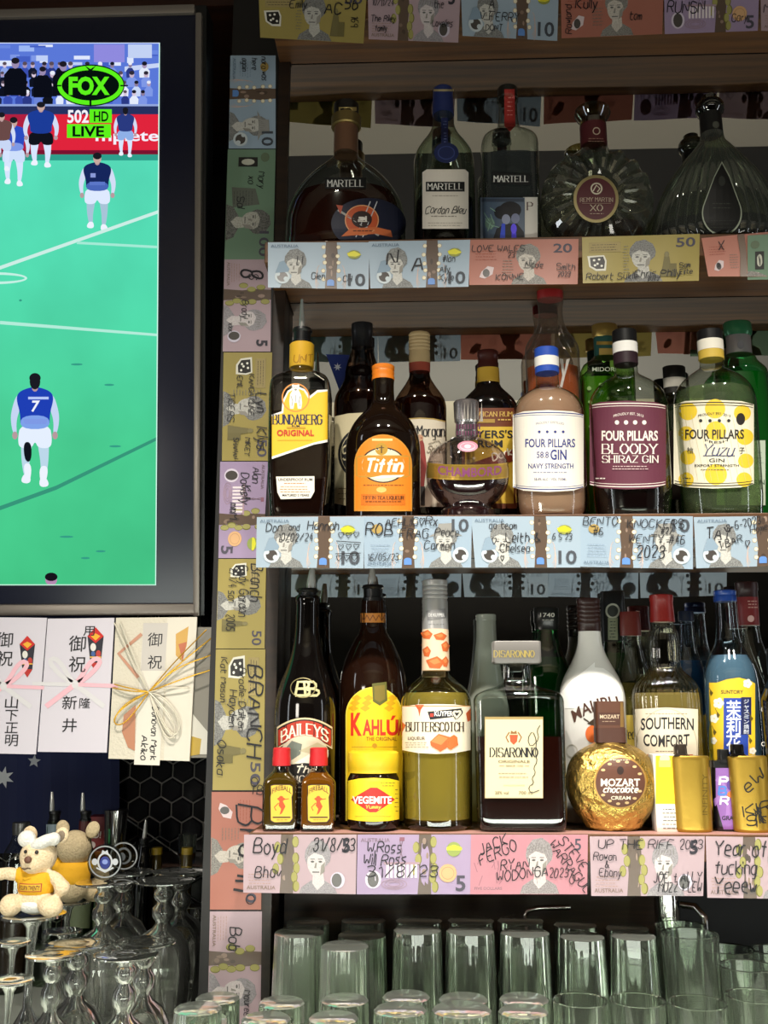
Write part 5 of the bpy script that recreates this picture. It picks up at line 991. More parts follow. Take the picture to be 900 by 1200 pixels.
b = bottle('liqueur_bottle', 'slim blue liquor bottle with dark cap behind the fluted bottle', 808, .128, 3, dz=.45, parts=
 [('cap', M('#121a2c', .3), [(716, 8), (717, 9), (728, 9)]), ('body', thin('pale_blue_glass', '#d3dde6', '#4c6274', .05), [(727, 8, 1, 2), (745, 8.6), (760, 10), (774, 13.5), (788, 19), (802, 23), (818, 25), (960, 25), (972, 24)])], liq=(liquid('#2f5f8c', .55, '#4f88b8'), 774))
a = Art(); a.poly([(806, 838), (818, 836), (832, 840), (832, 930), (806, 930)], M('#c29a26', .6)); lab(b, 'label', a)
b = bottle('liqueur_bottle', 'tall clear bottle with dark maroon cap and red neck label, behind the blue one', 883, .125, 3, dz=.5, parts=
 [('cap', M('#260d0d', .35), [(682, 12), (683, 13.4), (692, 13.4), (693, 12.6), (700, 12.6)]), ('neck_sleeve', M('#6e1a1c', .4), [(700, 12.6), (733, 12)]), ('body', clear, [(732, 10.6, 1, 2), (745, 12), (762, 16), (780, 22), (800, 28), (820, 31), (960, 31), (972, 30)])])
a = Art(); a.small(876, 888, 704, 3, M('#b98f86'), 2, 3.6); a.ell(880, 725, 4, 4, M('#c9a09a'), 12); lab(b, 'neck_print', a, 'neck_sleeve')
b = bottle('cream_liqueur_bottle', 'black bottle with white lacy pattern at the right picture edge', 917, .045, 3,
 [('cap', blackp, [(760, 13), (762, 14), (790, 14)]), ('body', blackg, [(790, 12, 1, 2), (808, 20), (822, 25), (960, 26), (972, 25)])])
a = Art()
for k in range(26): a.ring(R.uniform(893, 940), R.uniform(826, 960), R.uniform(2, 4), R.uniform(2, 4), .9, M('#cfcac2'), 12)
lab(b, 'pattern', a)
# front row
LY = .036
b = bottle('cream_liqueur_bottle', 'tall black cream liqueur bottle with red arched name band and pourer', 359, .066, 3, dz=.93, parts=
 [('body', blackg, [(699, 14, 1, 2), (701, 15), (705, 15), (707, 14), (735, 14.5), (752, 16), (768, 19), (784, 24), (800, 30), (814, 34), (828, 36), (845, 36.5), (960, 36.5), (972, 35)])])
pourer(b, 664, (690, 702, 12.5), 364, 366, 4.2)
a = Art(); hi = M('#d8cf9c', .3, .3); a.hand('B', 346, 815, 16, hi, wd=3, jit=0, shear=.2); a.hand('B', 358, 815, 16, hi, wd=3, jit=0, shear=-.1); a.ring(355, 806, 15, 12, 1, M('#8a7f55', .4, .4), 24); lab(b, 'monogram', a)
a = Art(); sg = lambda y, s_: [(357+32.5*(k-6)/6, y+s_*((k-6)/6)**2) for k in range(13)]
def bandp(y0_, y1_, s_, m, sc=1): a.add([(357+(x_-357)*sc, y_) for x_, y_ in sg(y0_, s_)+sg(y1_, s_)], [(k, k+1, 14+k, 13+k) for k in range(12)], m)
bandp(841, 867, 11, M('#d9c39a', .5)); bandp(843, 865, 11, M('#1a0f0b'), .98); bandp(844.5, 863.5, 11, M('#b3301c', .5), .95); a.roman('BAILEYS', 330, 384, 861, 13, M('#efe4cc'), arc=9, wd=3)
a.ell(357, 883, 28, 21, M('#cfc6ab', .6), 32); a.poly([(332, 880), (342, 868), (354, 872), (352, 884), (340, 892)], M('#6a7268')); a.poly([(345, 894), (366, 882), (385, 879), (381, 892), (366, 901)], M('#e9e3d0')); a.poly([(350, 880), (372, 870), (384, 876), (366, 884)], M('#b9b08e')); 
a.poly([(330, 897), (357, 894), (386, 897), (386, 960), (330, 960)], M('#0f0c0c')); a.hand('The', 345, 906, 8, M('#e4dcc8'), shear=.4, wd=1.6, jit=.2); a.roman('ORIGINAL', 332, 383, 917, 8, M('#e9e2d2'), arc=2, wd=2); a.small(340, 376, 922, 3, M('#b9ac8c'), 2, 6); lab(b, 'label', a)
b = bottle('coffee_liqueur_bottle', 'tall dark brown coffee liqueur bottle with arched yellow label and zigzag neck band', 437, .102, 3, dz=.88, parts=
 [('body', brownb, [(703, 13.6, 1, 2), (716, 14), (732, 14.2), (742, 17), (752, 23), (764, 29), (778, 34.5), (794, 38), (812, 39.6), (960, 39.6), (972, 38)])])
pourer(b, 664, (686, 705, 13), 436, 436, 4)
a = Art(); a.rect(422.5, 718.5, 451.5, 729.5, M('#b9742a', .5))
zz_ = [(423+k*3.5, 727 if k % 2 else 721) for k in range(9)]; a.line(zz_, 1.6, M('#5a2412')); lab(b, 'neck_band', a)
yk = M('#f0c41a', .5); a = Art(); arch2 = [(438.5+33.5*cos(radians(t)), 838-33*sin(radians(t))) for t in range(0, 181, 9)]
a.poly([(472, 962)]+arch2+[(405, 962)], M('#f3d84a', .5)); a.poly([(470.5, 960)]+[(438.5+(x_-438.5)*.95, 838+(y_-838)*.95) for x_, y_ in arch2]+[(406.5, 960)], yk); gd_ = M('#d3a018', .5)
for j in range(3):
    for k in range(4): a.poly([(418+k*14-j*2, 822+j*6-8), (424+k*14-j*2, 826+j*6-8), (418+k*14-j*2, 830+j*6-8), (412+k*14-j*2, 826+j*6-8)], gd_) if not (abs(418+k*14-j*2-446) < 8) else None
a.poly([(436, 801), (453, 799), (454, 821), (445, 827), (437, 822)], M('#5b5a24', .5)); a.poly([(438.5, 804), (451, 802.5), (451.5, 819), (445, 823), (439, 819.5)], M('#7a6a2a', .5))
rk = M('#cf2f1a', .5); a.text('K', 411, 424, 861, 26, rk, .07); a.text('AHL', 425, 452, 861, 18, rk, .065); a.text('Ú', 453, 467, 861, 18, rk, .065); a.text('A', 466, 474, 861, 18, rk, .065); a.text('THE ORIGINAL', 429, 465, 868, 4.6, M('#8a5a1a'), .03); a.rect(412, 875, 465, 875.6, M('#b08a24')); a.ell(439, 874, 3, 3, M('#b08a24'), 10); a.text('COFFEE', 429, 456, 886, 6, M('#8a3a14'), .05); a.small(418, 462, 925, 4, M('#a8781e'), 2, 7); lab(b, 'label', a)
b = bottle('butterscotch_liqueur_bottle', 'clear bottle of yellow butterscotch liqueur with silver cap and cream label', 511, LY+.012, 3,
 [('cap', M('#b6b4b2', .3, .5), [(680, 13.2), (681, 14.6)]+[q for k in range(4) for q in ((684+k*5, 14.8), (686.5+k*5, 14.8), (687.2+k*5, 13.9))]+[(705, 14.8), (738, 15.2)]), ('neck_wrap', M('#e8c9a8', .45), [(738, 15.4), (786, 16.4)]),
  ('body', thin('bottle_glass', '#f0eee0', '#87875e', .06), [(785, 14.5, 1, 2), (790, 16), (796, 22), (803, 31), (811, 37.5), (820, 40.5), (832, 41.5), (955, 41), (966, 40.6), (972, 39)])], liq=(liquid('#c9b75a', .4, '#e6dc9c'), 812), lift=.011)
a = Art(); 
for x_, y_, w_, h_ in ((500, 744, 7, 6), (516, 746, 8, 5), (522, 758, 5, 7), (500, 764, 5, 7), (510, 777, 11, 8), (522, 776, 4, 7)): a.poly([(x_-w_, y_-h_*.4), (x_+w_*.2, y_-h_), (x_+w_, y_-h_*.2), (x_+w_*.5, y_+h_*.8), (x_-w_*.6, y_+h_*.7)], M('#c9602c', .5)); a.poly([(x_-w_*.7, y_-h_*.3), (x_+w_*.2, y_-h_*.7), (x_+w_*.6, y_-h_*.1), (x_-w_*.1, y_+h_*.2)], M('#d97f45', .5))
lab(b, 'wrap_print', a, 'neck_wrap'); a = Art(); a.poly([(499, 716), (522, 713), (523, 724), (501, 727)], M('#8c8a8a', .4, .4)); a.text('DE KUYPER', 502, 521, 722.5, 4, M('#d0cecc'), .03); a.small(502, 522, 731, 1, M('#8f8d8b'), 1.6); lab(b, 'cap_print', a, 'cap')
a = Art(); cm = M('#ecdfc6', .6); a.poly([(471.5, 828), (490, 825.5), (511, 825), (532, 825.5), (551.5, 828), (551.5, 879), (532, 882.5), (511, 883.5), (490, 882.5), (471.5, 879)], cm); a.rect(472, 827, 551, 828, M('#c98a4a'))
a.poly([(486, 826), (497, 826), (493, 832), (491.5, 840), (490, 832)], M('#c4562a')); a.poly([(471.5, 846), (475.5, 850), (471.5, 858)], M('#d0662e')); a.poly([(551.5, 830), (546, 836), (548, 846), (551.5, 844)], M('#c4562a'))
a.poly([(501, 834), (541, 830), (540, 838), (532, 840), (504, 843.5)], ink2); a.text('KUYPER', 509, 531, 839, 6, white_l, .05); a.rect(504, 836, 508, 840, M('#c03a2a')); a.hand('<', 530, 842, 10, ink2, wd=3); a.hand('<', 531, 841.5, 8, cm, wd=2.4)
a.roman('BUTTERSCOTCH', 476, 543, 857, 10.5, M('#3a2a1e'), wd=2.1); a.text('LIQUEUR', 478, 498, 867, 3.8, M('#5a3a24'), .02); a.small(474, 503, 870, 3, M('#a08a6e'), 1.4, 2.6)
a.poly([(504, 869), (514, 860), (528, 864), (524, 876), (516, 881), (505, 874)], M('#c85f2a', .5)); a.poly([(505, 869), (514, 861), (525, 865), (517, 873)], M('#df8348', .5)); a.poly([(524, 866), (532, 861), (536, 864), (537, 873), (528, 879), (524, 876)], M('#d06a30', .5)); lab(b, 'label', a)
b = bottle('almond_liqueur_decanter', 'square amber liqueur decanter with flat grey stopper and cream label', 606, .040, 3,
 [('stopper', M('#77736f', .4, .2), [(752, 27, .5, 12), (753, 28, .5, 12), (776, 28, .5, 12), (778, 26.5, .5, 12)]),
  ('body', thin('square_glass', '#e6ece8', '#6f7a72', .07), [(778, 15, 1, 4), (781, 15.5), (796, 16), (801, 18), (805, 26, .8, 5), (809, 39, .72, 7), (814, 48, .68, 9), (822, 51, .66, 10), (955, 51, .66, 10), (966, 49.5), (973, 46)])], liq=(liquid('#34100a', .55, '#5c1c0e'), 863))
a = Art(); a.roman('DISARONNO', 579, 626, 770, 7.5, M('#c9b36a', .35, .5), wd=1.8); lab(b, 'stopper_print', a, 'stopper')
a = Art(); a.rect(568, 840, 636.5, 935.5, M('#a98f5c', .5)); a.rect(568.8, 843, 636, 935, M('#d9cba4', .6)); a.rect(568, 840, 636.5, 843, M('#b49a64', .4, .4)); gold2 = M('#8a5a2a')
a.poly([(597, 861), (607, 861), (606, 869), (602, 873), (598, 869)], M('#c4502a')); a.line([(596, 870), (593, 864), (597, 858)], 1.6, gold2); a.line([(608, 870), (611, 864), (607, 858)], 1.6, gold2); a.poly([(598, 860), (599, 856), (602, 858), (605, 856), (606, 860)], gold2)
a.roman('DISARONNO', 574.5, 630, 887, 10.5, ink2, wd=2.3); a.text('ORIGINALE', 584, 621, 894, 3.4, M('#6a5a3c'), .015); a.text('SINCE 1525', 593, 613, 898.6, 2.4, M('#7a6a4c'), .01); a.rect(585, 897.4, 591, 897.9, gold2); a.rect(615, 897.4, 620, 897.9, gold2); a.small(584, 621, 906, 2, M('#8f8262'), 1.5, 4.4); a.rect(590, 920, 615, 920.5, M('#a8996e')); a.text('28% vol', 580, 596, 931, 4, M('#7a6c4c'), .01); a.text('700 ml', 608, 624, 931, 4, M('#7a6c4c'), .01)
a.line(a.soft([(633, 850), (629, 856), (632, 866), (622, 876), (618, 866), (624, 856), (629, 868), (627, 884), (630, 892), (625, 900), (628, 906), (623, 912), (626, 918), (619, 922), (622, 930), (632, 926)]), .9, ink2); lab(b, 'label', a)
b = bottle('coconut_liqueur_bottle', 'opaque white coconut liqueur bottle with brown cap behind the gold ball', 693, .106, 3, dz=.58, parts=
 [('cap', M('#2c1510', .35), [(701, 12.4), (702, 13.6)]+[q for k in range(6) for q in ((705+k*5, 13.8), (707+k*5, 13.8), (708+k*5, 13.1))]+[(740, 13.8)]),
  ('body', M('#d9d6d0', .22, coat=.5), [(739, 13, 1, 2), (752, 14), (764, 17), (775, 22), (786, 28), (796, 33), (808, 37), (822, 38.6), (960, 38.6), (972, 37)])])
a = Art(); wh = M('#f0eeea', .3); a.poly([(657, 812), (670, 797), (685, 786), (697, 776), (697, 782), (707, 783), (717, 790), (725, 800), (730, 812), (731, 830), (656, 830)], wh); bt = M('#4a2a1e', .5)
a.text('MALIBU', 671, 728, 842, 14, bt, .03, arc=5, shear=.05, rot=-.32); a.poly([(688, 848), (696, 842), (704, 848), (696, 851)], M('#3a2a1a')); a.ell(694, 860, 8, 10, M('#d8682a', .5), 20); a.line([(690, 846), (684, 842)], 1.6, M('#3a2a1a')); a.ring(670, 880, 7, 8, 1.4, M('#b9b4a8'), 20); a.ring(677, 890, 7, 8, 1.4, M('#b9b4a8'), 20); lab(b, 'print', a)
# gold foil ball
foil = bumped('gold_foil', '#c9a75a', 38, 1.0, .24, .95, 10)
foil.node_tree.nodes['Bump'].inputs['Distance'].default_value = .012
b = bottle('chocolate_liqueur_bottle', 'ball shaped bottle in crinkled gold foil with a brown carton neck', 717, .042, 3, dz=.72, parts=
 [('neck_carton', M('#5a3626', .5), [(822, 16.6, 1, 5), (868, 17.2, 1, 5)]), ('neck_band', M('#4a2a1e', .5), [(853, 17.6, 1, 5), (870, 17.6, 1, 5)]),
  ('ball', foil, [(868, 15, 1, 2), (871, 20), (875, 29), (881, 38.5), (890, 46.5), (902, 51.5), (916, 53.6), (930, 52.6), (944, 48), (956, 41), (966, 34), (974, 31)])])
a = Art(); a.rect(701, 835, 727, 849, M('#4a2a1f')); a.text('MOZART', 703, 726, 842, 4.6, M('#cbb59a'), .03); a.small(704, 724, 845, 1, M('#a58d76'), 1.5); a.rect(727, 823, 731, 852, M('#8a6a3a', .4, .3)); lab(b, 'carton_print', a, 'neck_carton')
a = Art(); a.ell(727, 917, 31, 31, M('#b98f4a', .4, .5), 40); a.ell(727, 917, 29, 29, M('#5c3626', .5), 40); a.text('MOZART', 704, 750, 921, 8.6, M('#efe6d6'), .05); a.hand('chocolate', 707, 928.5, 7, M('#efe6d6'), x1=747, wd=1.5, shear=.25, jit=.12); a.text('CREAM', 716, 739, 937, 4.2, M('#e4d6c0'), .04); a.ell(727, 903, 4, 5, M('#2a1610'), 14)
for t in range(0, 360, 24):
    if not 60 < (t % 180) < 0: a.ell(727+25*cos(radians(t)), 917+25*sin(radians(t)), 2.6, 1.6, M('#cfae7c'), 8) if abs(sin(radians(t))) > .3 else None
a.small(714, 741, 890, 1, M('#d8c4a0'), 1.8); lab(b, 'medallion', a, 'ball', off=.0012)
b = bottle('whiskey_liqueur_bottle', 'clear bottle with fluted shoulders, red cap and cream label', 780, .082, 3, dz=.7, parts=
 [('cap', M('#7e1a16', .35), [(697, 12.6), (698, 13.8), (704, 13.8), (705, 13.2), (718, 13.8), (729, 14.4)]),
  ('body', thin('fluted_glass', '#ecebdc', '#6e6c4c', .07, power=1.7), [(728, 13, 1, 2), (736, 14), (740, 16), (752, 17.6), (766, 18), (778, 18), (785, 20), (792, 27), (800, 34), (808, 38), (818, 39.6), (845, 39.8), (960, 39.4), (972, 38)])], liq=(liquid('#cdb97a', .42, '#e0d29c'), 812), seg=120, flute=(30, .03))
a = Art(); a.poly([(744, 831), (780, 829), (818, 831), (818, 925), (780, 928), (744, 925)], M('#dfd3bb', .6)); a.ring(781, 878, 36.5, 48, .8, M('#b9a98c'), 40); a.small(756, 806, 836, 1, M('#a08c6a'), 1.6); a.text('SOUTHERN', 751, 813, 854, 14, ink2, .03, arc=1.5); a.text('COMFORT', 754, 808, 875, 14, ink2, .03, arc=-1.5); a.small(768, 790, 880, 1, M('#7a6a50'), 1.6); a.rect(752, 884, 812, 889, M('#b9552a')); a.small(756, 806, 894, 4, M('#8f7f62'), 2, 6); lab(b, 'label', a, off=.0012)
b = bottle('jasmine_spirit_bottle', 'pale blue spirit bottle with blue cap and yellow jasmine flower label', 855, .08, 3, dz=.9, parts=
 [('cap', M('#1c3f8c', .3), [(692, 11.8), (693, 13), (697, 13), (698, 12.4), (700, 13.2), (705, 13.2)]),
  ('body', thin('ice_glass', '#dde7ec', '#6a8494', .06), [(704, 11.4, 1, 2), (712, 11.8), (730, 12.4), (748, 14), (758, 17), (768, 22), (778, 27), (788, 30), (800, 31.4), (820, 32), (960, 32), (972, 31)])], liq=(liquid('#8fb0c6', .45, '#b4d0e0'), 768))
a = Art(); yj = M('#e6bd2a', .5); a.poly([(831, 800), (840, 800), (852, 796), (866, 794), (878, 797), (885, 801), (885, 962), (831, 962)], yj); bl = M('#1c3fa0', .5); a.text('SUNTORY', 845, 871, 813, 4.4, ink2, .04); a.rect(848, 818, 877, 950, bl); a.rect(868.5, 817, 880.5, 861, M('#141c4c', .5))
for i, ch in enumerate('茉莉花'): a.text(ch, 851, 868.5, 840+i*19.5, 16.5, M('#eef0f4'), .02)
for i, ch in enumerate('ジャスミン焼酎'): a.text(ch, 871.6, 877.8, 824.2+i*5.9, 4.2, M('#dfe2ea'), .01)
for x_, y_, s_ in ((842, 824, 6), (837, 842, 5), (876, 801, 5), (836, 868, 4), (882, 880, 4)):
    for k in range(5): a.ell(x_+s_*.6*cos(k*1.2566), y_+s_*.6*sin(k*1.2566), s_*.5, s_*.5, M('#eee9d8', .6), 9)
for x_, y_ in ((842, 838), (881, 842), (838, 858), (880, 868), (834, 812)): a.poly([(x_-1.5, y_-4), (x_+1.8, y_), (x_-1, y_+4), (x_-2.4, y_)], M('#5a4a18')); a.line([(x_, y_), (x_-4, y_-8)], .6, M('#6a5a1c'))
lab(b, 'label', a)
# miniatures and the spread jar at the very front
def mini(cx, label, lq):
    b = bottle('miniature_bottle', label, cx, .0155, 3, [('cap', M('#c01c22', .45), [(876, 9), (877, 10.2), (887, 10.4), (888, 10.8), (897, 10.8)]),
      ('body', thin('mini_glass', '#f2eee2', '#7c6a48', .06), [(896, 8.6, 1, 2), (902, 9), (906, 12, .8, 2.5), (911, 17, .7, 4), (916, 20, .62, 6), (922, 20.6, .6, 7), (962, 20.6, .6, 7), (972, 20, .6, 7)])], liq=(lq, 905), group='two red capped miniatures at the front of the lowest shelf')
    a = Art(); o = cx-329; yl_ = M('#e6b53a', .55); bkk = M('#2a1a10', .6); rr = M('#cf4a1a', .55)
    a.poly([(316+o, 920), (320+o, 919), (340+o, 919), (343+o, 921), (343.5+o, 930), (342+o, 934), (343+o, 960), (340+o, 964), (320+o, 964.5), (316+o, 962), (315.5+o, 934), (316.5+o, 930)], bkk)
    a.poly([(317+o, 921), (321+o, 920), (339+o, 920), (342+o, 922), (342.4+o, 930), (341+o, 934), (342+o, 959), (339+o, 963), (321+o, 963.5), (317+o, 961), (316.6+o, 934), (317.5+o, 930)], yl_)
    a.text('FIREBALL', 318.5+o, 341+o, 926, 6, bkk, .03, arc=4.5); a.poly([(324+o, 936), (329+o, 933), (334+o, 936), (331+o, 939), (334+o, 945), (330+o, 953), (327+o, 955), (329+o, 948), (326+o, 944), (327+o, 939)], rr); a.line([(326+o, 941), (321+o, 946), (323+o, 950)], 1.2, rr); a.ell(329+o, 935, 2.6, 2.4, rr, 10); a.line([(332+o, 937), (338+o, 936)], 1, rr); a.rect(319+o, 957, 340+o, 958.6, bkk); a.small(322+o, 338+o, 960.5, 1, bkk, 1.2); lab(b, 'label', a)
mini(329.5, 'red capped cinnamon liqueur miniature, the darker liquid one at the shelf end', liquid('#6a5316', .5, '#8a7428')); mini(373, 'red capped cinnamon liqueur miniature, the lighter amber one', liquid('#b0701c', .4, '#c8923a'))
b = bottle('spread_jar', 'small jar of dark spread with yellow lid and red diamond label', 437.5, .0325, 3,
 [('lid', M('#e8bf1e', .45), [(880, 27), (882, 29.4), (886, 30), (899, 30), (900, 29.4), (905, 29.4)]), ('jar', M('#1c0f0a', .1), [(904, 26, 1, 2), (908, 28), (912, 30), (920, 30.6), (960, 30.6), (968, 29.6), (973, 27)])], cat='jar')
a = Art(); a.poly([(407.4, 915), (420, 912.5), (438, 911.5), (456, 912.5), (468, 915), (468, 960), (456, 962), (438, 963), (420, 962), (407.4, 960)], M('#efcf24', .5)); a.poly([(411, 937), (424, 929), (434, 923), (442, 923), (450, 928), (463, 937), (450, 946), (441, 952), (433, 952), (424, 946)], M('#c62a20', .5))
a.text('VEGEMITE', 413, 459, 941.5, 8.4, white_l, .06); a.hand('Yummy', 428, 947.5, 4, M('#e9c24a'), x1=446, wd=1, shear=.2, jit=.1); a.small(446, 464, 917, 2, M('#8f7a2a'), 1.6, 3.4); a.rect(416, 956.5, 458, 957, M('#a8922a')); a.small(462, 467, 925, 6, M('#8a6a2a'), 1.6, 5); lab(b, 'label', a)
# carton and vapes
t = empty('carton', (P(783, 975, .03).x, .03, z3), 'tall yellow and white printed carton between the gold ball and a gold flask', 'carton')
q0, q1 = P(767.5, 930, .02).x, P(801, 930, .02).x; zt_ = P(780, 884, .02).z; box('box', q0, q1, .02, .045, z3+.0003, zt_, M('#e9e3d6', .55), t, .0008)
cpl = vplane(.02); a = Art(); a.rect(768.3, 885.5, 800.5, 942, M('#ecc51c', .5)); a.ell(779, 889, 6, 5, M('#e9dfa8'), 14); a.poly([(786, 942), (800.5, 915), (800.5, 942)], M('#e0b818', .5)); a.small(776, 796, 948, 6, M('#4a4640'), 1.5, 4.4); a.rect(772, 891, 786, 899, M('#f2da6a')); link('print', a.mesh('print', cpl, off=.0003), t)
def vape(cx, hw, ty, Y, lab_, bodym, capm, mouth, parts=()):
    b = bottle('vaporiser', lab_, cx, Y, 3, [('mouthpiece', capm, [(mouth[0], mouth[2]*.9, 1, 3), (mouth[0]+1.5, mouth[2], 1, 3), (mouth[1]-3, mouth[2]*1.05, 1, 3), (mouth[1], mouth[2]*1.5, 1, 3)])]+list(parts)+[('body', bodym, [(ty, hw*.93, .6, 2.1), (ty+2, hw, .6, 2.1), (965, hw*.98, .6, 2.1), (977, hw*.97, .6, 2.1)])], cat='vaporiser')
    return b
gm = bumped('brushed_gold', '#a98832', 120, .12, .34, .7, 2)
def shift(b, dx):
    for o in b.root.children:
        if o.name.startswith('mouthpiece'): o.location.x += dx/SC(b.cx, 880, b.Y)
b = vape(812.5, 22.5, 885.5, .0245, 'gold oval flask shaped vaporiser with plain front', gm, M('#4a4038', .2, .6), (872, 886, 7)); shift(b, -10)
a = Art(); a.text('INFINITY', 0, 48, 0, 6, M('#7a6220', .5, .5), .01); art2 = Art(); v_, f_, m_, _q = a.sh[0]; art2.add([(829+y_, 955-x_) for x_, y_ in v_], f_, m_); lab(b, 'engraving', art2)
b = vape(881, 22.5, 885.5, .0245, 'gold oval flask shaped vaporiser scrawled with black marker', gm, M('#141210', .2, .5), (872, 886, 7)); shift(b, -11)
a = Art(); mk = M('#171208', .6); a.hand('KIR', 872, 958, 13, mk, rot=-.25, wd=1.6); a.hand('eW', 876, 930, 15, mk, rot=-.7, wd=1.7); a.hand('St', 875, 968, 12, mk, rot=-.15, wd=1.5)
for k in range(6): a.line([(882+R.uniform(0, 8), 945+R.uniform(0, 8)), (890+R.uniform(-6, 8), 962+R.uniform(0, 8))], 1.4, mk)
lab(b, 'scrawl', a)
b = vape(853, 16, 897, .034, 'purple grape printed vaporiser with black top between the two gold ones', M('#120f14', .3), M('#0f0f10', .3), (878, 893, 6.4), [('top_band', M('#141414', .3), [(891, 15.6, .5, 5), (899, 16, .5, 5)])])
a = Art(); a.poly([(838.5, 900), (867, 900), (867, 972), (848, 972), (839, 940)], M('#8a5ca4', .5))
for k in range(5): a.poly([(851+16*cos(k*1.26), 930+26*sin(k*1.26)), (851+16*cos(k*1.26+.35), 930+26*sin(k*1.26+.35)), (853, 924)], M('#9c70b4', .5))
a.hand('P', 843, 920, 9, M('#e8eef8'), wd=2.6, jit=.1); a.hand('B', 842, 931, 9, M('#4a78c8'), wd=2.6, jit=.1); a.hand('R', 844, 943, 9, M('#e8eef8'), wd=2.2, jit=.1); a.ell(856, 920, 4.5, 6, M('#5a3a8a'), 14); a.ell(857, 931, 5, 4, M('#c8703a'), 14); a.text('GRAPE', 846, 866, 961, 5, M('#1c1020'), .05); lab(b, 'print', a)
# ---------------------------------------------------------------- glasses
gl = real_glass('tumbler_glass', '#fafdf9', 0, .022); gl2 = real_glass('pressed_glass', '#f4faf2', .03, .10); wg = real_glass('stem_glass', '#fdfdfc', 0, .03)
foot_g = real_glass('glass_foot', '#f4faf0', .03, .16)  # milkier foot imitates light passing through the thick base
def lathe(name, prof, mat, seg=40, flute=None):
    """prof runs round the outside and back up the inside"""
    vs_, fs = [], []; m = len(prof)
    for (r, z) in prof:
        for k in range(seg):
            t = 2*pi*k/seg; g = 1+(flute[1]*cos(flute[0]*t) if flute and r > .012 else 0); vs_.append((r*g*cos(t), r*g*sin(t), z))
    for i in range(m-1):
        for k in range(seg): fs.append((i*seg+k, i*seg+(k+1) % seg, (i+1)*seg+(k+1) % seg, (i+1)*seg+k))
    fs.append(tuple(range(seg-1, -1, -1))); fs.append(tuple((m-1)*seg+k for k in range(seg)))
    me = bpy.data.meshes.new(name); me.from_pydata(vs_, [], fs); me.materials.append(mat); me.shade_smooth(); me.set_sharp_from_angle(angle=radians(40)); return me
def tumbler(rb, rt, h, mat, base=.012, wall=.0022, flute=None, seg=40, up=True):
    p = [(rb*.9, 0), (rb, .002), (rb+(rt-rb)*.5, h*.5), (rt, h-.001), (rt-.0008, h), (rt-wall, h-.001), (rb+(rt-rb)*.5-wall, h*.5), (rb-wall, base+.003), (rb*.8, base)]
    if not up: p = [(r, h-z) for r, z in p]
    me = lathe('tumbler', p, mat, seg, flute); me.materials.append(foot_g)
    for f_ in me.polygons:
        if all((v_ > h-.0025) if not up else (v_ < .0025) for v_ in (me.vertices[k].co.z for k in f_.vertices)): f_.material_index = 1
    return me
H = .145
meshes = {'high': tumbler(.0288, .0325, H, gl, flute=(14, .014), seg=84, up=False), 'rib': tumbler(.0285, .0325, .128, gl2, flute=(30, .012), seg=120, up=False), 'slim': tumbler(.0255, .031, H, gl, flute=(12, .014), seg=84, up=False), 'upright': tumbler(.027, .0315, .15, gl), 'short': tumbler(.026, .0315, .10, gl)}
def put(kind, cx, py, Y, floor, label, group, cat='glass', hw=None):
    """glass whose highest rim or foot shows at picture row py, standing on 'floor'; its height follows"""
    p = P(cx, py, Y); me = meshes[kind]; h0 = max(v.co.z for v in me.vertices)
    o = bpy.data.objects.new(kind_names[kind], me); C.objects.link(o); o.location = (p.x, Y, floor+.0003)
    r0 = max(v.co.x for v in me.vertices if v.co.z > h0*.9)
    sx = (hw/SC(cx, py, Y))/r0 if hw else 1; o.scale = (sx, sx, (p.z-floor-.0003)/h0)
    return tag(o, label, cat, group)
kind_names = {'high': 'highball_glass', 'rib': 'ribbed_tumbler', 'slim': 'highball_glass', 'upright': 'highball_glass', 'short': 'tumbler'}
GU, GB, GT, GR = 'upturned glasses on the back counter', 'upturned glasses in the front tray', 'upright glasses at the right', 'ribbed tumblers upturned on the back counter'
LU = 'upturned clear highball glass in a close row under the lowest shelf'
put('rib', 351, 1091, .045, zb, 'ribbed greenish tumbler turned upside down nearest the pillar', GR, hw=29); put('rib', 361, 1079, .125, zb, 'ribbed tumbler upturned behind the one nearest the pillar', GR, hw=25)
put('rib', 404, 1107, .002, zb, 'ribbed tumbler upturned in front of two others, farthest forward', GR, hw=28); put('rib', 424, 1094, .075, zb, 'ribbed tumbler upturned, middle of three in file', GR, hw=28); put('rib', 426, 1077, .150, zb, 'ribbed tumbler upturned, rearmost of three in file', GR, hw=26)
for cx, py, Y, hw in ((489, 1088, .026, 28), (491, 1077, .10, 27), (551, 1089, .026, 28), (552, 1077, .10, 27), (615, 1091, .026, 28.5), (610, 1077, .10, 27), (682, 1096, .022, 26), (674, 1082, .092, 25), (742, 1095, .022, 26), (735, 1086, .092, 25)):
    put('high' if cx < 640 else 'slim', cx, py, Y, zb, LU, GU, hw=hw)
for cx, py, Y, hw in ((476, 1166, -.075, 28), (469, 1181, -.143, 31), (543, 1169, -.075, 29), (541, 1181, -.143, 35), (614, 1169, -.075, 29), (613, 1183, -.143, 29), (391, 1191, -.15, 29), (330, 1173, -.09, 27), (312, 1192, -.16, 29), (404, 1170, -.072, 28)):
    put('high', cx, py, Y, zt, 'upturned clear glass in the lower tray at the bottom of the picture', GB, hw=hw)
for cx, py, Y, hw, k, lb_ in ((797, 1084, .085, 30, 'upright', 'upright highball glass behind the nearest upright one'), (808, 1093, .012, 33, 'upright', 'upright highball glass, first right of the upturned row'), (854, 1111, .085, 29, 'short', 'upright tumbler behind the short one at the right edge'), (904, 1112, .09, 26, 'short', 'upright tumbler cut by the right picture edge'), (875, 1131, -.0, 32, 'short', 'short upright tumbler before the black gap at the right')):
    put(k, cx, py, Y, zb, lb_, GT, hw=hw)
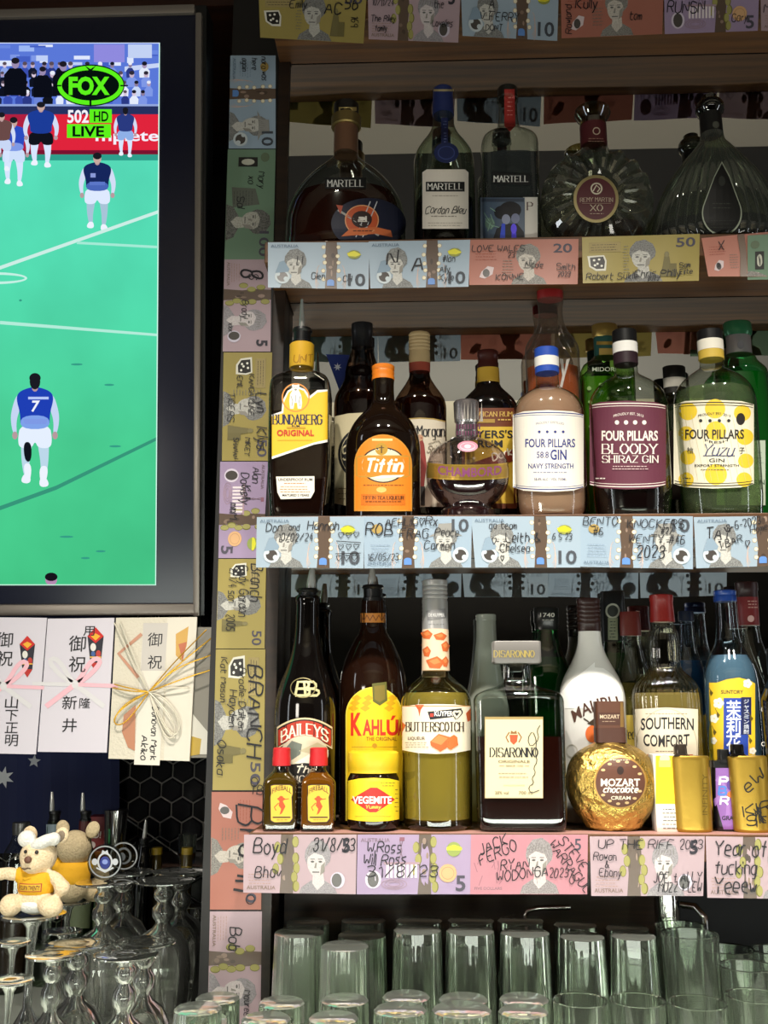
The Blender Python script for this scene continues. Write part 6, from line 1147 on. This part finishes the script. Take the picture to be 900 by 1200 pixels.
for cx, py, Y, hw in ((680, 1171, -.10, 32), (747, 1171, -.10, 32.5), (817, 1174, -.10, 34), (884, 1166, -.09, 33)):
    put('upright', cx, py, Y, zt, 'upright clear glass with open rim in the lower tray', 'upright glasses in the lower tray', hw=hw)
# stemmed beer glasses, upside down: foot on top, knop, then the bowl
def stem_glass():
    return lathe('stem_glass', [(0.030, 0), (.0305, .001), (.034, .045), (.0345, .075), (.031, .098), (.023, .112), (.012, .119), (.0085, .124), (.0088, .127), (.0125, .131), (.0135, .137), (.0125, .143), (.0085, .147), (.0082, .150), (.011, .153), (.0125, .1575), (.0115, .162), (.0085, .165), (.010, .168), (.020, .1705), (.034, .1725), (.036, .1735), (.036, .1748), (.034, .1752), (.012, .1745), (.002, .1742)][::-1]+[(.0285, .0), (.0325, .045), (.033, .075), (.0295, .097), (.021, .109), (.006, .115)], wg, 44)
meshes['stem'] = stem_glass(); kind_names['stem'] = 'stemmed_glass'; GS = 'stemmed beer glasses turned upside down'
for cx, py, Y, hw, fl, lb_ in ((63, 1117, -.075, 32, zt, 'upturned stemmed glass at the front, left of the police crest'), (92, 1105, .0, 37, zt, 'upturned stemmed glass second in the front row, below the crest disc'), (148, 1117, -.085, 37, zt, 'upturned stemmed glass third in the front row'), (170, 1103, .0, 36, zt, 'upturned stemmed glass with its foot behind the third in front'),
                             (123, 1033, .12, 34, zb, 'upturned stemmed glass carrying the police crest disc'), (146, 1021, .20, 34, zb, 'upturned stemmed glass in place of the reflection of the one with the crest disc'), (193, 1031, .13, 35, zb, 'upturned stemmed glass with the widest bowl, beside the pillar'), (213, 1020, .21, 33, zb, 'upturned stemmed glass in place of the reflection of the widest one by the pillar'), (232, 1061, .30, 16, zb, 'upturned stemmed glass half hidden behind the pillar')):  # rear twins stand in for mirror reflections of the glasses before them
    put('stem', cx, py, Y, fl, lb_, GS, hw=hw)
# champagne flutes upside down: broad foot, long stem, bowl below
meshes['flute'] = lathe('flute', [(.036, .1985), (.0355, .2), (.033, .2005), (.012, .1985), (.002, .198)][::-1]+[(.036, .1975), (.032, .1965), (.012, .193), (.0068, .186), (.0048, .165), (.0042, .13), (.0048, .105), (.010, .095), (.019, .08), (.025, .05), (.0255, .02), (.0235, 0), (.0225, 0), (.0243, .02), (.0238, .05), (.018, .078), (.006, .092)], wg, 40); kind_names['flute'] = 'champagne_flute'
fl_ = {}
for k, (cx, py, Y, hw, lb_) in enumerate(((39, 1070, .03, 38, 'upturned champagne flute with the forward looking plush sitting on its foot'), (80, 1056, .165, 25, 'upturned champagne flute standing in for a reflection under the plush that faces away'), (16, 1102, -.05, 20, 'upturned champagne flute at the left picture edge, upper of two'), (12, 1147, -.135, 27, 'upturned champagne flute lowest at the left picture edge'), (73, 1090, .105, 22, 'upturned champagne flute foot behind the front stemmed glasses'))):  # flute under the far plush stands in for a reflected foot
    fl_[k] = put('flute', cx, py, Y, zb if Y > .08 else zt, lb_, 'champagne flutes turned upside down', hw=hw)
# low shot glasses behind right
meshes['shot'] = tumbler(.017, .021, .05, gl); kind_names['shot'] = 'shot_glass'
for cx, py, Y, hw, lb_ in ((232, 1180, -.14, 28, 'glass foot lowest beside the pillar bottom'), (255, 1168, -.08, 26, 'glass foot second lowest beside the pillar bottom')):
    put('high', cx, py, Y, zt, 'upturned clear glass in the lower tray before the pillar foot' , 'upturned glasses before the pillar', hw=hw)
# crest disc awards, the rear one standing in for a mirror reflection
for cx, cy_, r, Y, lb_, crest in ((123, 1010, 20, .11, 'round glass disc with blue police style crest standing on a glass', True), (145, 1003, 17, .19, 'round glass disc with a dark engraving in place of the reflection of the crest disc', False)):
    c = P(cx, cy_, Y); rr = r/SC(cx, cy_, Y); t = empty('crest_disc', (c.x, Y, c.z-rr), lb_, 'glass disc')
    me = loft_mesh('disc', 0, 0, [(-.004, rr*.95, rr*.95, 2), (-.003, rr, rr, 2), (.003, rr, rr, 2), (.004, rr*.95, rr*.95, 2)], 40); me.transform(Matrix.Rotation(pi/2, 4, 'X')); me.transform(Matrix.Translation(c)); link('disc', me, t, [thin('disc_glass', '#c9ccc9', '#7c807e', .08)], 35)
    a = Art(); sv = M('#b9bcc0', .4); k_ = r/20
    a.ring(cx, cy_, 19*k_, 19*k_, 1.6, M('#8f9294', .3), 36)
    if crest: a.ell(cx-12, cy_, 3.5, 4, sv, 12); a.ell(cx+12, cy_, 3.5, 4, sv, 12); a.ring(cx, cy_, 9, 11, 2, sv, 24); a.ell(cx, cy_+1, 6, 7.5, M('#1c2a78', .4), 20); a.ell(cx, cy_, 3.4, 3, M('#7f8fc8'), 12); a.poly([(cx-4, cy_-10), (cx-3, cy_-14), (cx, cy_-12), (cx+3, cy_-14), (cx+4, cy_-10)], sv); a.line([(cx-10, cy_+7), (cx, cy_+12), (cx+10, cy_+7)], 1.6, sv)
    else: a.ring(cx, cy_, 9, 10, 2.4, M('#55585a', .5), 20); a.ell(cx-2, cy_+1, 4, 5, M('#4a4d50'), 14)
    link('engraving', a.mesh('engraving', vplane(Y-.004), off=.0003), t)
# ---------------------------------------------------------------- bottles and tools behind the glasses
def back(kind, label, cx, Y, parts, liq=None, cat='bottle', group=None): return bottle(kind, label, cx, Y, zb, parts, liq, 36, group, cat)
back('spirit_bottle', 'clear bottle with silver cap behind the plush at the left edge', 22, .30, [('cap', M('#5c5a58', .3, .6), [(963, 9), (964, 10), (972, 10), (978, 9)]), ('body', clear, [(977, 8.5, 1, 2), (986, 11), (998, 17), (1010, 19), (1120, 19), (1130, 18)])], liq=(liquid('#3a2a20', .5, '#5a4432'), 1030))
b = back('spirit_bottle', 'bottle with steel pourer and pale neck label behind the plush', 61, .34, [('body', pale_g, [(962, 7.5, 1, 2), (975, 8), (990, 12), (1005, 16), (1120, 16), (1130, 15)])]); pourer(b, 928, (950, 965, 7), 61, w=2.2)
a = Art(); a.rect(54, 966, 68, 980, M('#9fb0bc', .6)); lab(b, 'neck_label', a)
b = back('spirit_bottle', 'dark green bottle with red neck and steel pourer behind the plush', 97, .33, [('neck_sleeve', M('#5a1c1c', .4), [(962, 7), (980, 7.5)]), ('body', green_g, [(978, 7, 1, 2), (990, 9), (1004, 14), (1016, 17), (1120, 17), (1130, 16)])], liq=(liquid('#0c2a14', .7, '#123a1c'), 1000)); pourer(b, 929, (950, 964, 6.6), 97, w=2.2)
a = Art(); a.rect(82, 1046, 112, 1088, M('#6f7a58', .6)); lab(b, 'label', a)
t = empty('box', (P(118, 988, .42).x, .42, P(118, 1100, .42).z), 'red box with white lettering between the bottles and the steel shaker', 'box')
box('carton', P(100, 970, .41).x, P(135, 970, .41).x, .41, .45, zb, P(118, 957, .41).z, M('#7a1416', .5), t, .001); a = Art(); a.text('ILD!', 104, 118, 982, 8, M('#d8cfc8'), .04, shear=.1); a.ell(108, 990, 4, 4, M('#c9b9b0'), 12); link('print', a.mesh('print', vplane(.41), off=.0008), t)
b = back('cocktail_shaker', 'polished steel cocktail shaker in front of the hexagon tiles', 133, .38, [('rim', M('#c9c7c4', .12, 1.0), [(948, 13.2), (949, 14.2), (952, 14.2)]), ('body', M('#b9b7b4', .12, 1.0), [(951, 13.6, 1, 2), (985, 12), (1010, 11), (1120, 10)])], cat='shaker')
b = back('spirit_bottle', 'dark bottle with steel pourer in front of the hexagon tiles', 168, .36, [('body', M('#0d0c0c', .1), [(992, 6.4, 1, 2), (1000, 7.4), (1010, 10), (1030, 12), (1120, 12)])]); pourer(b, 961, (982, 994, 6), 169, 171, 2)
for cx, py, lb_ in ((181, 993, 'small jar with yellow lid beside the dark pourer bottle'), (217, 993, 'small jar with yellow lid before the amber tumbler')):
    back('jar', lb_, cx, .38, [('lid', M('#b99a2a', .4), [(py, 6), (py+1, 6.6), (py+8, 6.6)]), ('body', M('#5a4a20', .15), [(py+8, 6, 1, 2), (py+14, 6.6), (1060, 6.6), (1120, 6.6)])], cat='jar')
for cx, hw, lb_ in ((220, 11, 'tumbler with a little amber drink in front of the tiles'), (246, 9, 'tumbler with amber drink against the pillar')):
    p = P(cx, 978, .45); t = empty('tumbler', (p.x, .45, P(cx, 1013, .45).z), lb_, 'glass'); s_ = SC(cx, 978, .45); r = hw/s_; h = p.z-t.location.z
    me = lathe('cup', [(r*.8, 0), (r*.85, .001), (r, h), (r-.0015, h), (r*.75, .008), (r*.5, .007)], gl, 30); o = bpy.data.objects.new('cup', me); C.objects.link(o); o.parent = t
    me = lathe('drink', [(r*.74, .0085), (r*.8, h*.4), (r*.2, h*.4)], liquid('#8a5a1c', .6, '#a87428'), 30); o = bpy.data.objects.new('drink', me); C.objects.link(o); o.parent = t
    o = None
led = box('ledge', P(150, 1013, .44).x, P(258, 1013, .44).x, .425, .59, P(220, 1017, .44).z, P(220, 1013.2, .44).z, M('#3a2418', .4)); tag(led, 'small brown ledge under the amber tumblers', 'ledge')
s0, s1 = P(149, 960, .5), P(208, 1001, .43); o = tube('stirring_rod', [s0, s1], .0012, steel); recentre(o); tag(o, 'thin steel stirring rod leaning across the hexagon tiles', 'rod')
# taps and steel below the lowest shelf
t = empty('beer_tap', (P(783, 1085, .14).x, .14, zb), 'chrome tap column behind the upright glasses', 'tap'); x_ = t.location.x
link('column', loft_mesh('column', x_, .14, [(zb, .018, .018, 2), (zb+.01, .016, .016, 2), (z3-T-.012, .016, .016, 2)], 28), t, [M('#c4c2be', .1, 1.0)], 35)
tube('spout', [(x_+.015, .13, P(800, 1060, .13).z), (x_+.03, .12, P(806, 1062, .12).z), (x_+.038, .11, P(815, 1075, .11).z), (x_+.038, .11, P(816, 1095, .11).z)], .0045, M('#c4c2be', .1, 1.0), t)
o = tube('steel_rail', [P(612, 1078, .13), P(618, 1067, .13), P(630, 1064, .13), P(668, 1063, .13)], .0035, M('#b4b2ae', .15, 1.0)); recentre(o); tag(o, 'bent chrome rail above the upturned glasses', 'rail')
# ---------------------------------------------------------------- plush toys
fur = bumped('plush_fur', '#e0c49c', 420, .9, .95, 0, 4, '#efd9b6'); fur2 = bumped('plush_fur_grey', '#b9a683', 420, .9, .95, 0, 4, '#cdb993'); shirt_m = bumped('jersey_cloth', '#e3a81c', 300, .4, .85); white_f = bumped('white_plush', '#e6e2da', 380, .8, .95)
def blob(name, ells, mat, parent, vox=.0022, seg=20):
    bm = bmesh.new()
    for (c, r, rot) in ells:
        q = bmesh.ops.create_uvsphere(bm, u_segments=seg, v_segments=14, radius=1)['verts']
        bmesh.ops.scale(bm, vec=r, verts=q); bmesh.ops.rotate(bm, cent=(0, 0, 0), matrix=Matrix.Rotation(rot, 3, 'Y'), verts=q); bmesh.ops.translate(bm, vec=c, verts=q)
    me = bpy.data.meshes.new('tmp'); bm.to_mesh(me); bm.free(); o = bpy.data.objects.new('tmp', me); C.objects.link(o)
    m = o.modifiers.new('r', 'REMESH'); m.mode = 'VOXEL'; m.voxel_size = vox; s_ = o.modifiers.new('s', 'SMOOTH'); s_.iterations = 6; s_.factor = .5
    dg = bpy.context.evaluated_depsgraph_get(); me2 = bpy.data.meshes.new_from_object(o.evaluated_get(dg)); me2.name = name
    bpy.data.objects.remove(o); bpy.data.meshes.remove(me); me2.materials.clear()
    return link(name, me2, parent, [mat], 180)
def plush(cx, seat, Y, k, away, label):
    """k metres per picture pixel at the toy; sx mirrors for the toy that faces away"""
    s_ = 1/SC(cx, seat, Y)*k; c = P(cx, seat, Y); t = empty('plush_toy', (c.x, Y, c.z), label, 'plush toy'); f_ = 1 if away else -1
    def p(x, y, d): return (c.x+x*s_, Y+f_*d*s_, c.z+y*s_)
    e = lambda x, y, d, rx, ry, rz, rot=0: (p(x, y, d), (rx*s_, rz*s_, ry*s_), rot)
    fm = fur2 if away else fur  # duller fur for the toy standing in as the reflection
    blob('body', [e(0, 16, 0, 21, 20, 17), e(0, 30, 0, 19, 18, 15), e(0, 62, 1, 22, 21, 19), e(-3, 54, 12, 13, 10, 10), e(-29, 42, 4, 18, 7.5, 7, .15), e(-42, 42, 5, 8, 7.5, 7),
                  e(27, 36, 8, 15, 7.5, 7, .7), e(34, 28, 10, 10, 9, 8), e(-24, 9, 14, 13, 13, 12), e(23, 8, 14, 15, 12, 12, .2)], fm, t)
    ear = blob('ear', [e(24, 84, -5, 9, 11, 4, .35)], fm, t, .0015); ear2 = blob('ear', [e(-14, 86, -5, 9, 10, 4, -.3)], fm, t, .0015)
    blob('shirt', [e(0, 28, 0, 22.5, 17, 18.5), e(0, 37, 0, 20.5, 12, 16.5), e(-19, 41, 2, 9, 9.5, 9), e(18, 38, 5, 8, 9, 9, .6)], shirt_m, t, .0018)
    if not away:
        inn = blob('ear_lining', [e(24, 84, -2, 5.5, 7.5, 2, .35)], M('#8a7a68', .9), t, .0012)
        blob('bow', [e(-13, 82, 7, 11, 10, 8), e(9, 79, 12, 17, 7.5, 8, -.45), e(20, 82, 9, 8, 8, 7)], white_f, t, .0015)
        blob('trousers', [e(0, 8, 3, 19, 10, 16)], white_f, t, .0018)
        nz_ = blob('nose', [e(-4, 60.5, 22.5, 4.6, 4.2, 3)], M('#6a4434', .5), t, .0007); blob('eye', [e(-9, 69, 18.7, 2.0, 2.3, 2)], M('#1a120e', .2), t, .0005); blob('eye', [e(4.5, 68.5, 19.2, 2.3, 2.5, 2)], M('#1a120e', .2), t, .0005)
        tube('mouth', [p(-11, 50.5, 20.5), p(-7, 50, 22.6), p(-3, 51.5, 23.2), p(0, 50.5, 22.3)], .0007, M('#4a3426', .7), t, 6)
        a = Art(); a.rect(-16, -4.5, 12, 4.5, M('#a8382a', .7)); a.rect(-15, -3.6, 11, 3.6, M('#d8a828', .7)); a.text("FOUR'N TWENTY", -14.4, 10.4, 2.6, 5, M('#5a2a1c', .7), .05)
        def sf(x, y, off):
            q = 1-(x/22.5)**2-((29-y-28)/17)**2; return Vector(p(x, 29-y, 18.5*sqrt(max(q, .05))+.45+off/s_))
        link('shirt_print', a.mesh('print', sf, off=.0002, xs=range(-16, 13, 2), ys=range(-4, 5, 2)), t)
    return t
plush(41, 1068, .028, 1.0, False, 'cream plush toy with yellow jersey and white bow sitting on an upturned glass, facing out')
plush(83, 1055, .162, .95, True, 'plush toy in yellow jersey turned away, in place of the reflection of the one facing out')  # second toy added in place of the first one's mirror image
